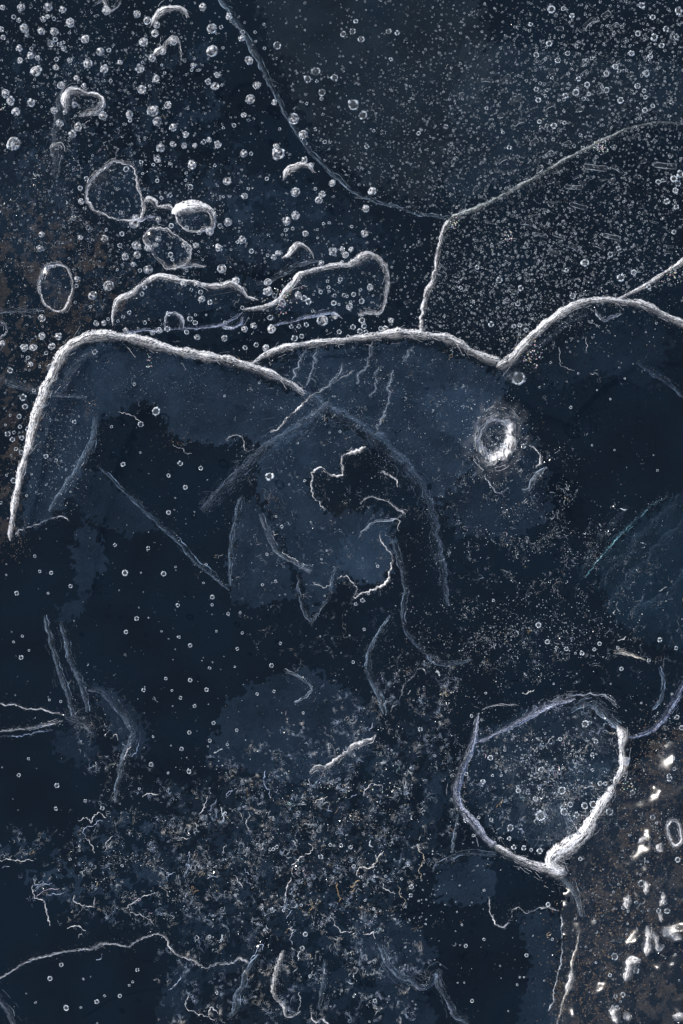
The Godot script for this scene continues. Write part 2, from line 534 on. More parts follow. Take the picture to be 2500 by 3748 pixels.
func scatter_bubbles(rest: Array) -> void:
	# [x, y, rx, ry, count, smallest, largest]
	for e in [[2000, 500, 900, 560, 500, 1.4, 4.2], [2250, 250, 420, 420, 300, 3.0, 7.0], [2150, 900, 560, 330, 400, 1.6, 5.0], [1480, 600, 420, 420, 300, 1.2, 3.2], [1850, 1000, 420, 260, 500, 1.5, 4.6], [1350, 1050, 420, 220, 300, 1.6, 4.4], [380, 330, 560, 460, 2200, 1.0, 4.2], [560, 820, 500, 300, 900, 1.1, 4.4], [1950, 1150, 330, 140, 200, 1.4, 4.0], [130, 1500, 170, 330, 160, 1.4, 4.5], [200, 1650, 140, 260, 200, 1.0, 2.0], [1200, 1350, 500, 160, 260, 0.9, 2.0], [1950, 2270, 360, 130, 320, 0.9, 2.2], [2000, 2800, 260, 200, 260, 1.2, 3.6], [1450, 3250, 380, 300, 220, 1.2, 3.0], [500, 2600, 900, 900, 160, 1.0, 2.4], [2250, 3300, 250, 420, 150, 1.4, 4.2], [1300, 2000, 1000, 700, 220, 0.9, 2.0]]:
		for k in e[4]:
			var p := in_spot(e)
			var u := rng.randf()
			rest.append([p, lerpf(e[5], e[6], u * u)])
	var field := V([560, -40, 1640, -40, 1640, 640, 1400, 680, 1150, 825, 970, 765, 1035, 500, 850, 456, 700, 330])
	for k in 11000:
		var p := Vector2(rng.randf_range(880, 2600), rng.randf_range(-60, 1320))
		if not Geometry2D.is_point_in_polygon(p, field) or rng.randf() > 0.25 + 0.75 * smoothstep(900.0, 2200.0, p.x + 0.6 * p.y):
			continue
		rest.append([p, 1.0 + 3.4 * pow(rng.randf(), 3.0)])
	var sets := [[], [], [], [], [], []]
	var clear_ones := [[], [], [], [], [], []]
	for b in rest:
		var p: Vector2 = b[0]
		if p.x < -260 or p.x > 2760 or p.y < -260 or p.y > 4000:
			continue
		var bs := Basis.from_euler(Vector3(rng.randf_range(-0.3, 0.3), rng.randf() * TAU, rng.randf_range(-0.3, 0.3))).scaled(Vector3.ONE * S * b[1])
		(clear_ones if b.size() > 2 or p.y > 1700.0 else sets)[rng.randi() % 6].append(Transform3D(bs, at(p.x, p.y, bubble_depth(p, b[1]))))
	var root := thing("small_bubbles", Vector3.ZERO, "swarm of tiny round bubbles scattered all through the ice", "bubbles")
	root.set_meta("kind", "stuff")
	for k in 6:
		many(root, "shells", shells[k], sets[k])
		many(root, "rims", dim_rims[k], sets[k])
		many(root, "shells", shells[k], clear_ones[k])
		many(root, "rims", thin_rims[k], clear_ones[k])
	var ls := [[], [], [], [], [], []]
	for e in [[2150, 300, 520, 400, 180, 4.0, 15.0], [2100, 800, 560, 340, 210, 4.0, 16.0], [1750, 520, 360, 300, 90, 3.0, 11.0]]:
		for k in e[4]:
			var p := in_spot(e)
			if p.y > 1150.0:
				continue
			var v := rng.randi() % 6
			var st: float = [0.6, 1.0, 1.5, 2.2, 3.0, 1.2][v]
			var u := rng.randf()
			var bs := Basis.from_euler(Vector3(rng.randf_range(-0.2, 0.2), rng.randfn(0.45, 0.45) if p.y < 700.0 else rng.randfn(-0.1, 0.5), rng.randf_range(-0.3, 0.3))).scaled(Vector3.ONE * S * lerpf(e[5], e[6], u * u) / (1.0 + st))
			ls[v].append(Transform3D(bs, at(p.x, p.y, rng.randf_range(0.004, 0.03))))
	var r2 := thing("small_stretched_bubbles", Vector3.ZERO, "swarm of small stretched bubbles crowding the upper right ice", "bubbles")
	r2.set_meta("kind", "stuff")
	for k in 6:
		many(r2, "shells", long_shells[k], ls[k])
		many(r2, "rims", long_rims[k], ls[k])
	# the longest stretched bubbles, one by one: zoomed place, half length, turn in degrees
	var big := []
	for e in [["C", 430, 510, 48, -35, 2], ["C", 500, 640, 48, -35, 2], ["C", 525, 775, 46, -25, 3], ["C", 715, 675, 40, -25, 3], ["C", 945, 395, 38, -35, 3], ["C", 735, 450, 34, 5, 2], ["C", 680, 385, 40, -40, 4], ["C", 965, 142, 48, -40, 3], ["C", 780, 180, 30, 5, 1], ["C", 1077, 90, 34, -20, 1], ["C", 1130, 165, 34, -25, 1], ["C", 110, 1020, 28, -40, 1], ["C", 88, 945, 26, -40, 1], ["C", 420, 1015, 42, -25, 3], ["C", 320, 510, 40, 10, 3], ["C", 620, 900, 30, -15, 1], ["C", 712, 985, 38, -25, 1], ["C", 630, 1020, 30, 45, 2], ["C", 830, 912, 28, -10, 1], ["C", 1160, 1080, 50, 35, 3], ["C", 1010, 1070, 80, 5, 4], ["C", 1450, 1058, 78, 5, 4], ["C", 900, 1315, 62, 15, 4], ["C", 870, 1195, 60, 5, 4], ["C", 575, 1420, 46, 8, 3], ["C", 645, 1495, 40, 8, 4], ["C", 780, 1505, 48, 15, 4], ["C", 1110, 1510, 60, 12, 4], ["C", 880, 1580, 50, 30, 3], ["C", 745, 1615, 44, 5, 2], ["C", 1035, 1570, 42, 25, 3], ["C", 460, 1645, 32, 8, 2], ["C", 1120, 1400, 30, -40, 2], ["C", 245, 1205, 26, -50, 1]]:
		big.append([ORIGIN[e[0]] + Vector2(e[1], e[2]) * ZK, e[3] * ZK, "long", deg_to_rad(e[4]), e[5]])
	var labels := labelled(big, func(b): return "%s stretched bubble" % ("long" if b[1] > 25.0 else "short"))
	for k in big.size():
		one_bubble(big[k], labels[k])

func bubble_data() -> void:
	add_bubbles("A", "frosted", [15, 48, 18, 135, 48, 24, 307, 45, 26, 400, 62, 22, 120, 130, 15, 88, 108, 14, 275, 122, 18, 303, 105, 15, 345, 120, 12, 447, 145, 28, 155, 182, 28, 265, 200, 24, 348, 202, 26, 172, 222, 16, 10, 188, 16, 20, 238, 16, 543, 250, 26, 325, 278, 24, 353, 252, 14, 378, 285, 13, 400, 272, 12, 122, 308, 20, 200, 310, 12, 405, 308, 18, 195, 355, 24, 128, 385, 18, 240, 370, 16, 360, 378, 14, 445, 385, 16, 640, 330, 26, 695, 320, 14, 765, 398, 16, 230, 452, 36, 357, 430, 20, 560, 408, 28, 665, 440, 28, 893, 437, 26, 915, 268, 28, 940, 130, 26, 988, 213, 24, 1000, 160, 22, 1105, 262, 26, 970, 370, 24, 1040, 330, 20, 1350, 183, 32, 1410, 173, 12, 1293, 45, 24, 1460, 105, 20, 1352, 325, 38, 1232, 417, 18, 1385, 478, 18, 1328, 520, 20, 1370, 550, 26, 1548, 205, 14, 1542, 245, 20, 995, 503, 24, 905, 572, 30, 875, 90, 22, 680, 65, 28, 490, 500, 20, 390, 545, 24, 535, 548, 16, 68, 645, 26, 35, 597, 26, 200, 655, 25, 103, 710, 26, 345, 705, 24, 415, 715, 16, 475, 665, 22, 655, 738, 28, 825, 730, 25, 830, 768, 12, 975, 708, 36, 1070, 670, 24, 1003, 775, 28, 1105, 812, 24, 1185, 858, 20, 382, 785, 24, 497, 808, 28, 462, 855, 24, 88, 915, 46, 1024, 942, 26, 1104, 920, 20, 1175, 930, 18, 1242, 928, 16, 1300, 905, 14, 1335, 893, 16, 1390, 922, 22, 1555, 735, 18, 1555, 980, 24, 1225, 1052, 28, 1005, 1018, 22, 1448, 1155, 26, 1560, 1250, 20, 518, 1285, 18, 858, 1425, 34, 865, 1385, 20, 1010, 1400, 20, 1455, 1418, 24, 1338, 1475, 28, 468, 1390, 18, 668, 1520, 22, 513, 1515, 18, 265, 1495, 18, 255, 1585, 20, 798, 1635, 22, 870, 1565, 28, 875, 1625, 24, 945, 1580, 22, 1010, 1525, 18, 993, 1560, 18, 1175, 1560, 18, 1205, 1600, 18, 1250, 1565, 20, 1395, 1580, 24, 1545, 1530, 24, 848, 1685, 16, 945, 1720, 30, 1415, 1715, 28])
	add_bubbles("A", "clear", [443, 210, 9, 482, 197, 9, 910, 398, 9, 1050, 466, 9, 1032, 415, 8, 1222, 447, 9, 1268, 447, 9, 1240, 377, 7, 1415, 543, 8, 1422, 305, 9, 955, 548, 9, 706, 516, 11, 632, 660, 8, 780, 873, 7, 1493, 800, 12, 1425, 815, 8, 900, 1033, 12, 978, 1050, 10, 1085, 1043, 10, 1370, 1055, 9, 1187, 1103, 9, 1185, 1150, 8, 1003, 1153, 12, 910, 1107, 8, 1215, 1193, 16, 1085, 1245, 14, 1030, 1263, 11, 922, 1207, 7, 748, 1210, 6, 1425, 1255, 8, 805, 1078, 18, 552, 1140, 14, 512, 1200, 14, 540, 1330, 10, 770, 1355, 12, 1093, 1440, 15, 1190, 1455, 13, 1308, 1430, 7, 1403, 1442, 14, 1272, 1483, 12, 562, 1452, 14, 677, 1465, 9, 778, 1492, 14, 765, 1565, 14, 1088, 1625, 16, 1100, 1655, 10, 1515, 1543, 10, 778, 1690, 8, 748, 1720, 8, 893, 1725, 12, 1190, 1725, 10])
	add_bubbles("B", "frosted", [65, 107, 20, 195, 385, 26, 243, 543, 24, 203, 633, 30, 355, 652, 18, 480, 760, 34, 540, 858, 28, 160, 735, 24, 158, 980, 28, 380, 978, 40, 368, 932, 20, 550, 1017, 18, 590, 1055, 18, 725, 1168, 22, 490, 1225, 28, 660, 1240, 22, 640, 1275, 22, 170, 1248, 26, 60, 1418, 24, 435, 1410, 28, 490, 1375, 28, 380, 1613, 18, 353, 1640, 18, 555, 1490, 20, 940, 1330, 24, 980, 1220, 26, 160, 1520, 28, 655, 1680, 18, 785, 1680, 18, 728, 1603, 26, 790, 1590, 16, 845, 1590, 16, 810, 1625, 20, 930, 1490, 24])
	add_bubbles("B", "clear", [233, 205, 9, 238, 263, 7, 293, 308, 9, 97, 802, 13, 208, 980, 11, 617, 1205, 10, 308, 1140, 12, 190, 1205, 9, 428, 1467, 11, 473, 1458, 10, 210, 1602, 14, 313, 1628, 10, 632, 1517, 7, 670, 1427, 9, 705, 1420, 8, 850, 1445, 9, 678, 905, 13, 617, 825, 10, 562, 660, 9, 523, 648, 6, 627, 518, 9, 657, 630, 11, 990, 835, 9, 1275, 850, 12, 1100, 378, 12, 290, 155, 8, 30, 813, 11, 190, 767, 9, 390, 823, 9])
	add_bubbles("B", "faint", [375, 290, 22, 568, 505, 22, 620, 455, 28, 740, 495, 22, 660, 590, 22, 860, 668, 32, 910, 250, 20, 855, 200, 18, 795, 218, 18, 1085, 200, 18, 1140, 210, 14, 875, 135, 14, 920, 735, 26, 945, 935, 14, 1450, 808, 16])
	add_bubbles("C", "clear", [730, 60, 22, 805, 55, 14, 860, 100, 16, 597, 155, 13, 715, 278, 18, 633, 350, 17, 770, 385, 18, 833, 340, 15, 885, 590, 20, 645, 638, 16, 957, 540, 16, 902, 503, 14, 967, 600, 12, 632, 570, 14, 745, 803, 18, 652, 775, 14, 1170, 640, 20, 1138, 425, 18, 1335, 468, 20, 1240, 340, 18, 1360, 360, 15, 1385, 238, 20, 1460, 185, 18, 1525, 235, 18, 1432, 290, 16, 1375, 110, 16, 1280, 215, 16, 1278, 548, 18, 1080, 575, 18, 1080, 470, 18, 1325, 703, 16, 1375, 675, 14, 1328, 620, 12, 820, 610, 18, 935, 630, 12, 460, 940, 14, 812, 783, 12, 1550, 1110, 22, 1510, 1140, 20, 1535, 1170, 18, 1410, 1160, 16, 1520, 1215, 18, 1465, 1285, 18, 1525, 1320, 16, 1510, 1480, 14, 690, 610, 10, 1320, 580, 12, 420, 845, 10, 315, 690, 11, 1305, 35, 20, 1540, 70, 24])
	add_bubbles("D", "frosted", [268, 460, 24, 268, 575, 22, 373, 577, 22, 155, 650, 24, 212, 648, 24, 330, 640, 24, 195, 755, 18, 325, 778, 24, 15, 620, 18, 590, 318, 32, 693, 255, 34, 493, 212, 18, 1285, 340, 22, 1170, 240, 20, 1255, 245, 20, 1295, 250, 18, 1505, 220, 24, 1012, 540, 22, 975, 553, 18, 803, 540, 18, 663, 492, 18, 615, 495, 18, 1258, 583, 18])
	add_bubbles("D", "clear", [295, 683, 12, 253, 770, 8, 178, 713, 12, 65, 795, 16, 215, 922, 12, 147, 967, 20, 160, 1025, 16, 270, 1020, 12, 243, 985, 14, 122, 1088, 14, 50, 1200, 16, 128, 1153, 12, 175, 1167, 12, 90, 1190, 11, 80, 1235, 14, 140, 1225, 14, 102, 1295, 12, 137, 1318, 14, 35, 1142, 7, 65, 1080, 8, 88, 1497, 17, 5, 1638, 10, 293, 1342, 14, 357, 1367, 10, 475, 1123, 12, 712, 1153, 9, 898, 1138, 17, 995, 1055, 26, 785, 1393, 14, 1150, 1388, 15, 1280, 1418, 13, 1182, 1540, 14, 1075, 1700, 13, 1075, 1465, 12, 1432, 957, 7, 605, 677, 16, 857, 883, 9, 895, 1318, 6, 1117, 1607, 5, 488, 255, 12, 480, 360, 9, 578, 388, 9, 905, 307, 14, 922, 265, 14, 895, 155, 14, 825, 425, 12, 785, 452, 11, 753, 480, 9, 924, 490, 12, 1280, 295, 14, 1340, 360, 14, 1220, 280, 10, 1213, 465, 16, 1245, 490, 15, 1247, 440, 8, 1315, 440, 6, 1075, 433, 14, 1068, 530, 18, 690, 467, 10, 1190, 550, 14, 1437, 490, 12, 1545, 395, 12])
	add_bubbles("E", "frosted", [315, 290, 28, 315, 230, 24, 407, 362, 26, 508, 315, 22, 835, 388, 22, 968, 265, 20, 338, 530, 28, 225, 510, 20, 165, 530, 20, 300, 650, 22, 38, 590, 20, 665, 475, 34, 740, 445, 24, 1100, 475, 18, 1065, 528, 20, 655, 105, 22, 785, 112, 20])
	add_bubbles("E", "clear", [357, 318, 14, 545, 335, 18, 573, 355, 18, 652, 295, 12, 702, 265, 11, 695, 225, 9, 777, 213, 14, 770, 232, 8, 705, 290, 8, 740, 318, 12, 735, 365, 16, 768, 373, 8, 820, 322, 9, 800, 315, 12, 862, 310, 14, 843, 357, 9, 905, 280, 10, 913, 353, 16, 985, 317, 7, 330, 457, 18, 170, 650, 14, 240, 632, 14, 560, 503, 14, 513, 513, 13, 485, 590, 18, 530, 577, 14, 465, 515, 12, 825, 578, 10, 770, 548, 14, 902, 545, 16, 928, 513, 15, 858, 518, 16, 940, 548, 12, 915, 475, 18, 1035, 528, 14, 325, 1470, 24, 505, 1258, 7, 260, 873, 7, 38, 955, 6, 708, 1190, 6, 775, 1185, 8, 450, 1522, 6, 550, 1497, 8, 740, 960, 5, 150, 400, 14, 600, 415, 9])
	add_bubbles("F", "clear", [852, 1030, 9, 1197, 846, 6, 1104, 977, 6, 1020, 920, 5, 900, 813, 6, 988, 1272, 6, 1132, 1302, 6, 1405, 1432, 7, 1380, 1335, 4, 345, 500, 16, 490, 513, 12, 528, 505, 14, 568, 537, 13, 515, 370, 14, 1172, 203, 22, 865, 320, 18, 1253, 170, 16, 397, 218, 18, 943, 108, 24, 533, 270, 16, 150, 267, 11, 825, 155, 12, 255, 137, 13, 1157, 15, 14, 1105, 55, 18, 550, 1278, 14, 420, 1275, 16, 1350, 262, 14])
	add_bubbles("F", "faint", [520, 845, 40])
	add_bubbles("G", "clear", [1075, 45, 12, 733, 253, 11, 945, 273, 11, 222, 324, 9, 254, 421, 9, 327, 430, 11, 797, 430, 18, 1044, 436, 15, 107, 560, 13, 307, 560, 7, 450, 515, 11, 40, 443, 6, 899, 429, 5, 1298, 494, 6, 1354, 585, 13, 1353, 634, 9, 1134, 637, 11, 1315, 377, 8, 1455, 690, 10, 1532, 685, 8, 872, 721, 13, 804, 807, 12, 947, 717, 5, 1031, 803, 6, 1142, 840, 9, 1381, 802, 7, 1545, 813, 9, 1213, 893, 12, 1514, 914, 10, 143, 834, 8, 87, 871, 7, 185, 924, 7, 135, 970, 13, 1337, 1037, 9, 1058, 1104, 9, 1213, 1114, 12, 1317, 1175, 12, 1097, 1180, 7, 916, 1178, 11, 1151, 1227, 10, 1241, 1279, 10, 315, 1240, 7, 388, 1250, 8, 1362, 1387, 11, 1208, 1448, 12, 1510, 1433, 9, 1338, 1500, 11, 1450, 1524, 9, 1158, 1553, 12, 976, 1475, 7, 1091, 1532, 5, 964, 1652, 13, 1205, 1697, 14, 1072, 1706, 7, 182, 1616, 8, 120, 1720, 12, 1498, 1029, 6, 1326, 1537, 5, 1120, 392, 6])
	add_bubbles("H", "clear", [309, 311, 9, 691, 288, 6, 657, 343, 6, 1015, 388, 9, 280, 506, 8, 363, 484, 9, 539, 380, 9, 403, 135, 10, 367, 70, 7, 918, 606, 13, 955, 562, 8, 875, 628, 10, 678, 578, 6, 929, 790, 9, 394, 880, 9, 338, 1021, 13, 859, 999, 10, 246, 1202, 9, 353, 1186, 9, 540, 1323, 8, 1287, 1427, 13, 1380, 1598, 8, 1103, 1562, 6, 425, 567, 5, 648, 835, 5, 836, 830, 5])
	add_bubbles("I", "clear", [646, 763, 16, 703, 870, 14, 825, 915, 14, 924, 942, 14, 1036, 882, 12, 1002, 918, 10, 760, 908, 9, 882, 942, 7, 1420, 858, 13, 1176, 1042, 12, 1350, 988, 11, 1153, 908, 9, 1525, 910, 11, 1060, 967, 5, 359, 606, 8, 310, 1197, 7, 1302, 1260, 6, 1498, 1203, 7, 1530, 1350, 14, 1560, 1418, 16, 1500, 1613, 16, 1513, 1680, 12, 1480, 1725, 14, 945, 1393, 22, 785, 1490, 12, 1013, 1505, 14, 432, 1560, 9, 990, 1590, 12, 185, 1712, 12, 804, 1670, 7, 353, 1722, 8, 890, 1600, 7, 990, 1687, 9, 975, 1385, 10, 1107, 1138, 5, 220, 1343, 10, 285, 1367, 8])
	add_bubbles("J", "clear", [183, 52, 9, 120, 155, 12, 363, 222, 14, 356, 370, 12, 653, 367, 12, 889, 243, 8, 964, 87, 12, 1205, 132, 14, 1072, 141, 7, 1078, 241, 6, 1337, 238, 5, 447, 692, 8, 779, 733, 9, 391, 1365, 12, 319, 1453, 14, 531, 1456, 7, 876, 1397, 11, 846, 1474, 8, 825, 1496, 7, 667, 1563, 8, 765, 1563, 11, 618, 1600, 14, 422, 1640, 17, 516, 1638, 7, 228, 1606, 7, 619, 1740, 6, 1336, 1185, 10, 1383, 1544, 9, 505, 607, 6, 507, 637, 6, 1070, 783, 8, 168, 1548, 4, 987, 1461, 4, 1424, 647, 6, 543, 320, 10])
	add_bubbles("K", "clear", [330, 630, 10, 350, 628, 10, 372, 613, 11, 713, 600, 10, 736, 606, 7, 781, 604, 12, 842, 616, 12, 652, 676, 14, 862, 737, 12, 1068, 704, 6, 1067, 800, 8, 1168, 817, 8, 1182, 745, 6, 1210, 730, 8, 1230, 868, 14, 1226, 922, 12, 993, 800, 8, 527, 985, 9, 483, 926, 6, 933, 955, 7, 557, 1040, 8, 1002, 1053, 8, 990, 1009, 8, 1277, 957, 6, 1321, 1105, 6, 554, 1170, 14, 534, 1259, 14, 583, 1437, 9, 997, 1595, 12, 1520, 1028, 5, 1552, 1110, 7, 1525, 1479, 5, 1254, 1644, 5, 1237, 1597, 4, 1256, 1618, 5, 1380, 33, 8, 1193, 1250, 5, 1224, 1277, 5, 1190, 1365, 5, 342, 1018, 16, 870, 1552, 6, 861, 1568, 6, 740, 1535, 5, 962, 1727, 6, 30, 648, 7, 907, 805, 9])
	add_bubbles("L", "clear", [183, 1244, 11, 299, 1203, 9, 570, 1304, 11, 223, 1595, 11, 735, 1202, 8, 708, 980, 13, 612, 1180, 5, 160, 1109, 7, 300, 890, 7, 124, 1028, 5, 527, 1444, 6, 554, 1444, 6, 683, 1466, 5, 401, 1372, 5, 132, 1479, 6, 173, 1479, 5, 453, 1660, 5, 914, 690, 12, 1132, 1313, 22, 1270, 1400, 18, 1280, 1366, 10, 1102, 1431, 11, 1150, 1640, 15, 1303, 847, 22, 1455, 970, 12, 1270, 968, 11, 1185, 1555, 14, 1138, 1565, 13, 1200, 1455, 8, 1500, 1357, 9, 1535, 695, 16, 1482, 178, 16, 1247, 265, 14, 1375, 425, 16, 1400, 460, 9, 1500, 48, 16, 1513, 117, 12, 1467, 1022, 18, 1413, 1020, 14, 1187, 1000, 12, 518, 255, 14, 515, 230, 10, 628, 308, 16, 652, 242, 9, 797, 253, 24, 850, 343, 16, 942, 352, 20, 997, 343, 22, 1080, 292, 24, 1100, 390, 20, 995, 390, 18, 810, 390, 22, 660, 415, 30, 467, 492, 22, 345, 440, 12, 265, 425, 10, 293, 197, 14, 185, 443, 14, 490, 615, 14, 553, 620, 14, 600, 632, 10, 655, 640, 18, 460, 560, 12, 890, 410, 18, 1040, 208, 14, 1073, 210, 12, 665, 120, 18, 340, 45, 16, 992, 125, 10, 232, 540, 10, 805, 105, 7, 887, 35, 7])

func make_marks() -> void:
	for e in [["A", 0, 0, "the photo's top left corner"], ["A", 560, 180, "the brassy glint near the top"], ["A", 1080, 90, "the topmost arched white pocket"], ["A", 1090, 320, "the second arched white pocket"], ["A", 510, 650, "the horseshoe-shaped white pocket"], ["A", 360, 930, "the dim crescent at the left"], ["A", 720, 1220, "the big rounded loop pocket"], ["A", 1240, 1400, "the bean-shaped bright pocket"], ["A", 1080, 1560, "the ragged loop under the bean pocket"], ["A", 800, 850, "the empty dark ice left of centre"], ["A", 1250, 700, "the dark gap beside the grey curve"], ["B", 220, 310, "the upper end of the grey curve"], ["B", 440, 700, "the middle of the grey curve"], ["B", 750, 1090, "the lower end of the grey curve"], ["B", 510, 1090, "the upper bright crescent"], ["B", 510, 1590, "the lower bright crescent"], ["B", 900, 400, "the smooth grey-brown top middle"], ["B", 1400, 1380, "the meeting point of the upper cracks"], ["D", 355, 255, "the upright oval ring"], ["D", 1000, 350, "the long hat-shaped pocket"], ["E", 750, 300, "the flag-shaped pocket"], ["E", 1340, 300, "the upright white crack"], ["D", 500, 650, "the bend of the long white arm"], ["D", 200, 1250, "the straight white arm's lower half"], ["D", 640, 1300, "the dotted bluish crack"], ["D", 1000, 1200, "the dark patch under the arm"], ["E", 600, 1000, "the crossing of the pale bands"], ["E", 730, 1500, "the ragged dark notch"], ["F", 380, 1220, "the white crater"], ["F", 400, 720, "the dip of the wavy white crack"], ["F", 1000, 380, "the hump of the wavy white crack"], ["F", 1050, 1000, "the bare dark ice at right"], ["G", 1100, 250, "the pale slanting crack"], ["G", 450, 950, "the pair of pale tubes"], ["G", 480, 1370, "the glittering knot below the tubes"], ["G", 150, 430, "the short white crack at left"], ["G", 1200, 1300, "the bare dark ice left of centre"], ["H", 1000, 450, "the white-edged blue lobe"], ["H", 620, 600, "the pale funnel outline"], ["H", 980, 950, "the bluish vertical seam"], ["I", 800, 850, "the chain of clear bubbles"], ["I", 1220, 940, "the ochre-tipped sliver"], ["I", 1000, 250, "the aqua glint line"], ["L", 560, 150, "the ring crack's centre"], ["L", 130, 250, "the ring crack's left side"], ["L", 780, 700, "the ring crack's bottom corner"], ["L", 1100, 300, "the ring crack's right side"], ["I", 1450, 1350, "the blue branch off the ring crack"], ["J", 600, 520, "the squiggly loops at lower left"], ["J", 250, 980, "the bent white thread at lower left"], ["J", 700, 1240, "the wavy white crack at lower left"], ["J", 450, 1550, "the bare dark ice at bottom left"], ["J", 1400, 1350, "the end of the lower wavy crack"], ["K", 460, 850, "the long white thread"], ["K", 760, 920, "the ochre flecks"], ["K", 960, 720, "the bright debris twist"], ["K", 1280, 720, "the beige wriggly thread"], ["K", 1300, 1480, "the ribbon-like crack at the bottom"], ["K", 450, 1500, "the glinting column at the bottom"], ["K", 850, 1250, "the frosty fan near the bottom"], ["L", 420, 1080, "the white hook line"], ["L", 560, 1400, "the dull blue panel"], ["L", 1510, 530, "the bright oval loop at right"], ["L", 1350, 1200, "the glossy melt ridges"], ["L", 1050, 1500, "the brown grit at bottom right"], ["C", 1050, 930, "the sparkling bend at upper right"], ["C", 500, 1150, "the faint rainbow crack"], ["C", 700, 500, "the thick of the stretched bubbles"], ["C", 1400, 500, "the right edge of the bubbly ice"], ["C", 300, 200, "the upper edge of the bubbly ice"], ["C", 1200, 1350, "the crowded ice at right"], ["C", 500, 1550, "the crowded ice by the upright crack"], ["C", 1000, 150, "the photo's top right bubbles"]]:
		marks.append([ORIGIN[e[0]] + Vector2(e[1], e[2]) * ZK, e[3]])

# ---------------------------------------------------------------- films, wet relief, threads
func film(label: String, poly: PackedVector2Array, dens: float, o := {}) -> void:
	dens *= 0.27
	var cell: float = o.get("cell", 5.0) * 1.0
	var deep: float = o.get("deep", 0.02)
	var tint: Color = o.get("tint", Color(1, 1, 1))
	var gran: float = o.get("gran", 0.9)
	var rag: float = o.get("rag", 34.0)
	var gaps: float = o.get("gaps", -9.0)
	var lo := Vector2(1e9, 1e9)
	var hi := -lo
	for p in poly:
		lo = lo.min(p)
		hi = hi.max(p)
	lo -= Vector2(30, 30)
	hi += Vector2(30, 30)
	var nx := int((hi.x - lo.x) / cell) + 2
	var ny := int((hi.y - lo.y) / cell) + 2
	var mid := (lo + hi) * 0.5
	var base := at(mid.x, mid.y, deep)
	var mb := MB.new()
	var idx := PackedInt32Array()
	idx.resize(nx * ny)
	idx.fill(-1)
	var sd := rng.randf() * 500.0
	for j in ny:
		for q in nx:
			var p := lo + Vector2(q, j) * cell
			var wp := p + rag * Vector2(nz.get_noise_2d(p.x * 2.0, p.y * 2.0 + sd), nz.get_noise_2d(p.x * 2.0 + 300.0, p.y * 2.0 + sd)) + rag * 0.6 * Vector2(nf.get_noise_2d(p.x, p.y), nf.get_noise_2d(p.x, p.y + 200.0))
			if not Geometry2D.is_point_in_polygon(wp, poly) or nz.get_noise_2d(p.x * 0.8 + 40.0, p.y * 0.8 + sd) + 0.6 * nf.get_noise_2d(p.x * 0.7, p.y * 0.7 + sd) < gaps:
				continue
			idx[j * nx + q] = mb.v.size()
			var pj := p + Vector2(rng.randf_range(-0.3, 0.3), rng.randf_range(-0.3, 0.3)) * cell
			mb.v.append(at(pj.x, pj.y, deep + 0.0015 * nz.get_noise_2d(p.x * 0.3, p.y * 0.3 + sd)) - base)
			var a := dens * (0.9 + 0.5 * nz.get_noise_2d(p.x * 0.5 + sd, p.y * 0.5) + gran * 0.2 * nf.get_noise_2d(p.x * 2.4, p.y * 2.4 + sd) + rng.randf_range(-0.25, 0.25) * gran)
			mb.c.append(Color(tint.r, tint.g, tint.b, clampf(a, 0.02 * dens, 1.0)))
	for j in ny - 1:
		for q in nx - 1:
			var a := idx[j * nx + q]
			var b := idx[j * nx + q + 1]
			var c := idx[(j + 1) * nx + q]
			var d := idx[(j + 1) * nx + q + 1]
			if a >= 0 and b >= 0 and c >= 0:
				mb.i.append_array(PackedInt32Array([a, b, c]))
			if b >= 0 and c >= 0 and d >= 0:
				mb.i.append_array(PackedInt32Array([b, d, c]))
	var mi := MeshInstance3D.new()
	mi.name = numbered("frost_film")
	mi.mesh = mb.mesh(M[o.get("mat", "film")])
	mi.position = base
	add_child(mi)
	tag(mi, label, "frost", "frost films under the clear ice")

func wet(called: String, label: String, poly: PackedVector2Array, amp: float, wl: float, deep: float) -> void:
	var cell := 3.5
	var lo := Vector2(1e9, 1e9)
	var hi := -lo
	for p in poly:
		lo = lo.min(p)
		hi = hi.max(p)
	var nx := int((hi.x - lo.x) / cell) + 1
	var ny := int((hi.y - lo.y) / cell) + 1
	var mb := MB.new()
	var idx := PackedInt32Array()
	idx.resize(nx * ny)
	idx.fill(-1)
	var h := func(x: float, y: float) -> float:
		return amp * nw.get_noise_2d(x / wl, y / wl)
	for j in ny:
		for q in nx:
			var p := lo + Vector2(q, j) * cell
			var wp := p + 40.0 * Vector2(nz.get_noise_2d(p.x, p.y), nz.get_noise_2d(p.x + 300.0, p.y))
			if not Geometry2D.is_point_in_polygon(wp, poly):
				continue
			idx[j * nx + q] = mb.v.size()
			var y: float = h.call(p.x, p.y)
			mb.v.append(at(p.x, p.y, deep - y))
			mb.n.append(Vector3(-(h.call(p.x + 2.0, p.y) - h.call(p.x - 2.0, p.y)) / (4.0 * S), 1.0, -(h.call(p.x, p.y + 2.0) - h.call(p.x, p.y - 2.0)) / (4.0 * S)).normalized())
	for j in ny - 1:
		for q in nx - 1:
			var a := idx[j * nx + q]
			var b := idx[j * nx + q + 1]
			var c := idx[(j + 1) * nx + q]
			var d := idx[(j + 1) * nx + q + 1]
			if a >= 0 and b >= 0 and c >= 0:
				mb.i.append_array(PackedInt32Array([a, b, c]))
			if b >= 0 and c >= 0 and d >= 0:
				mb.i.append_array(PackedInt32Array([b, d, c]))
	var mi := MeshInstance3D.new()
	mi.name = numbered(called)
	mi.mesh = mb.mesh(M.wet)
	add_child(mi)
	tag(mi, label, "ice", "", "structure")

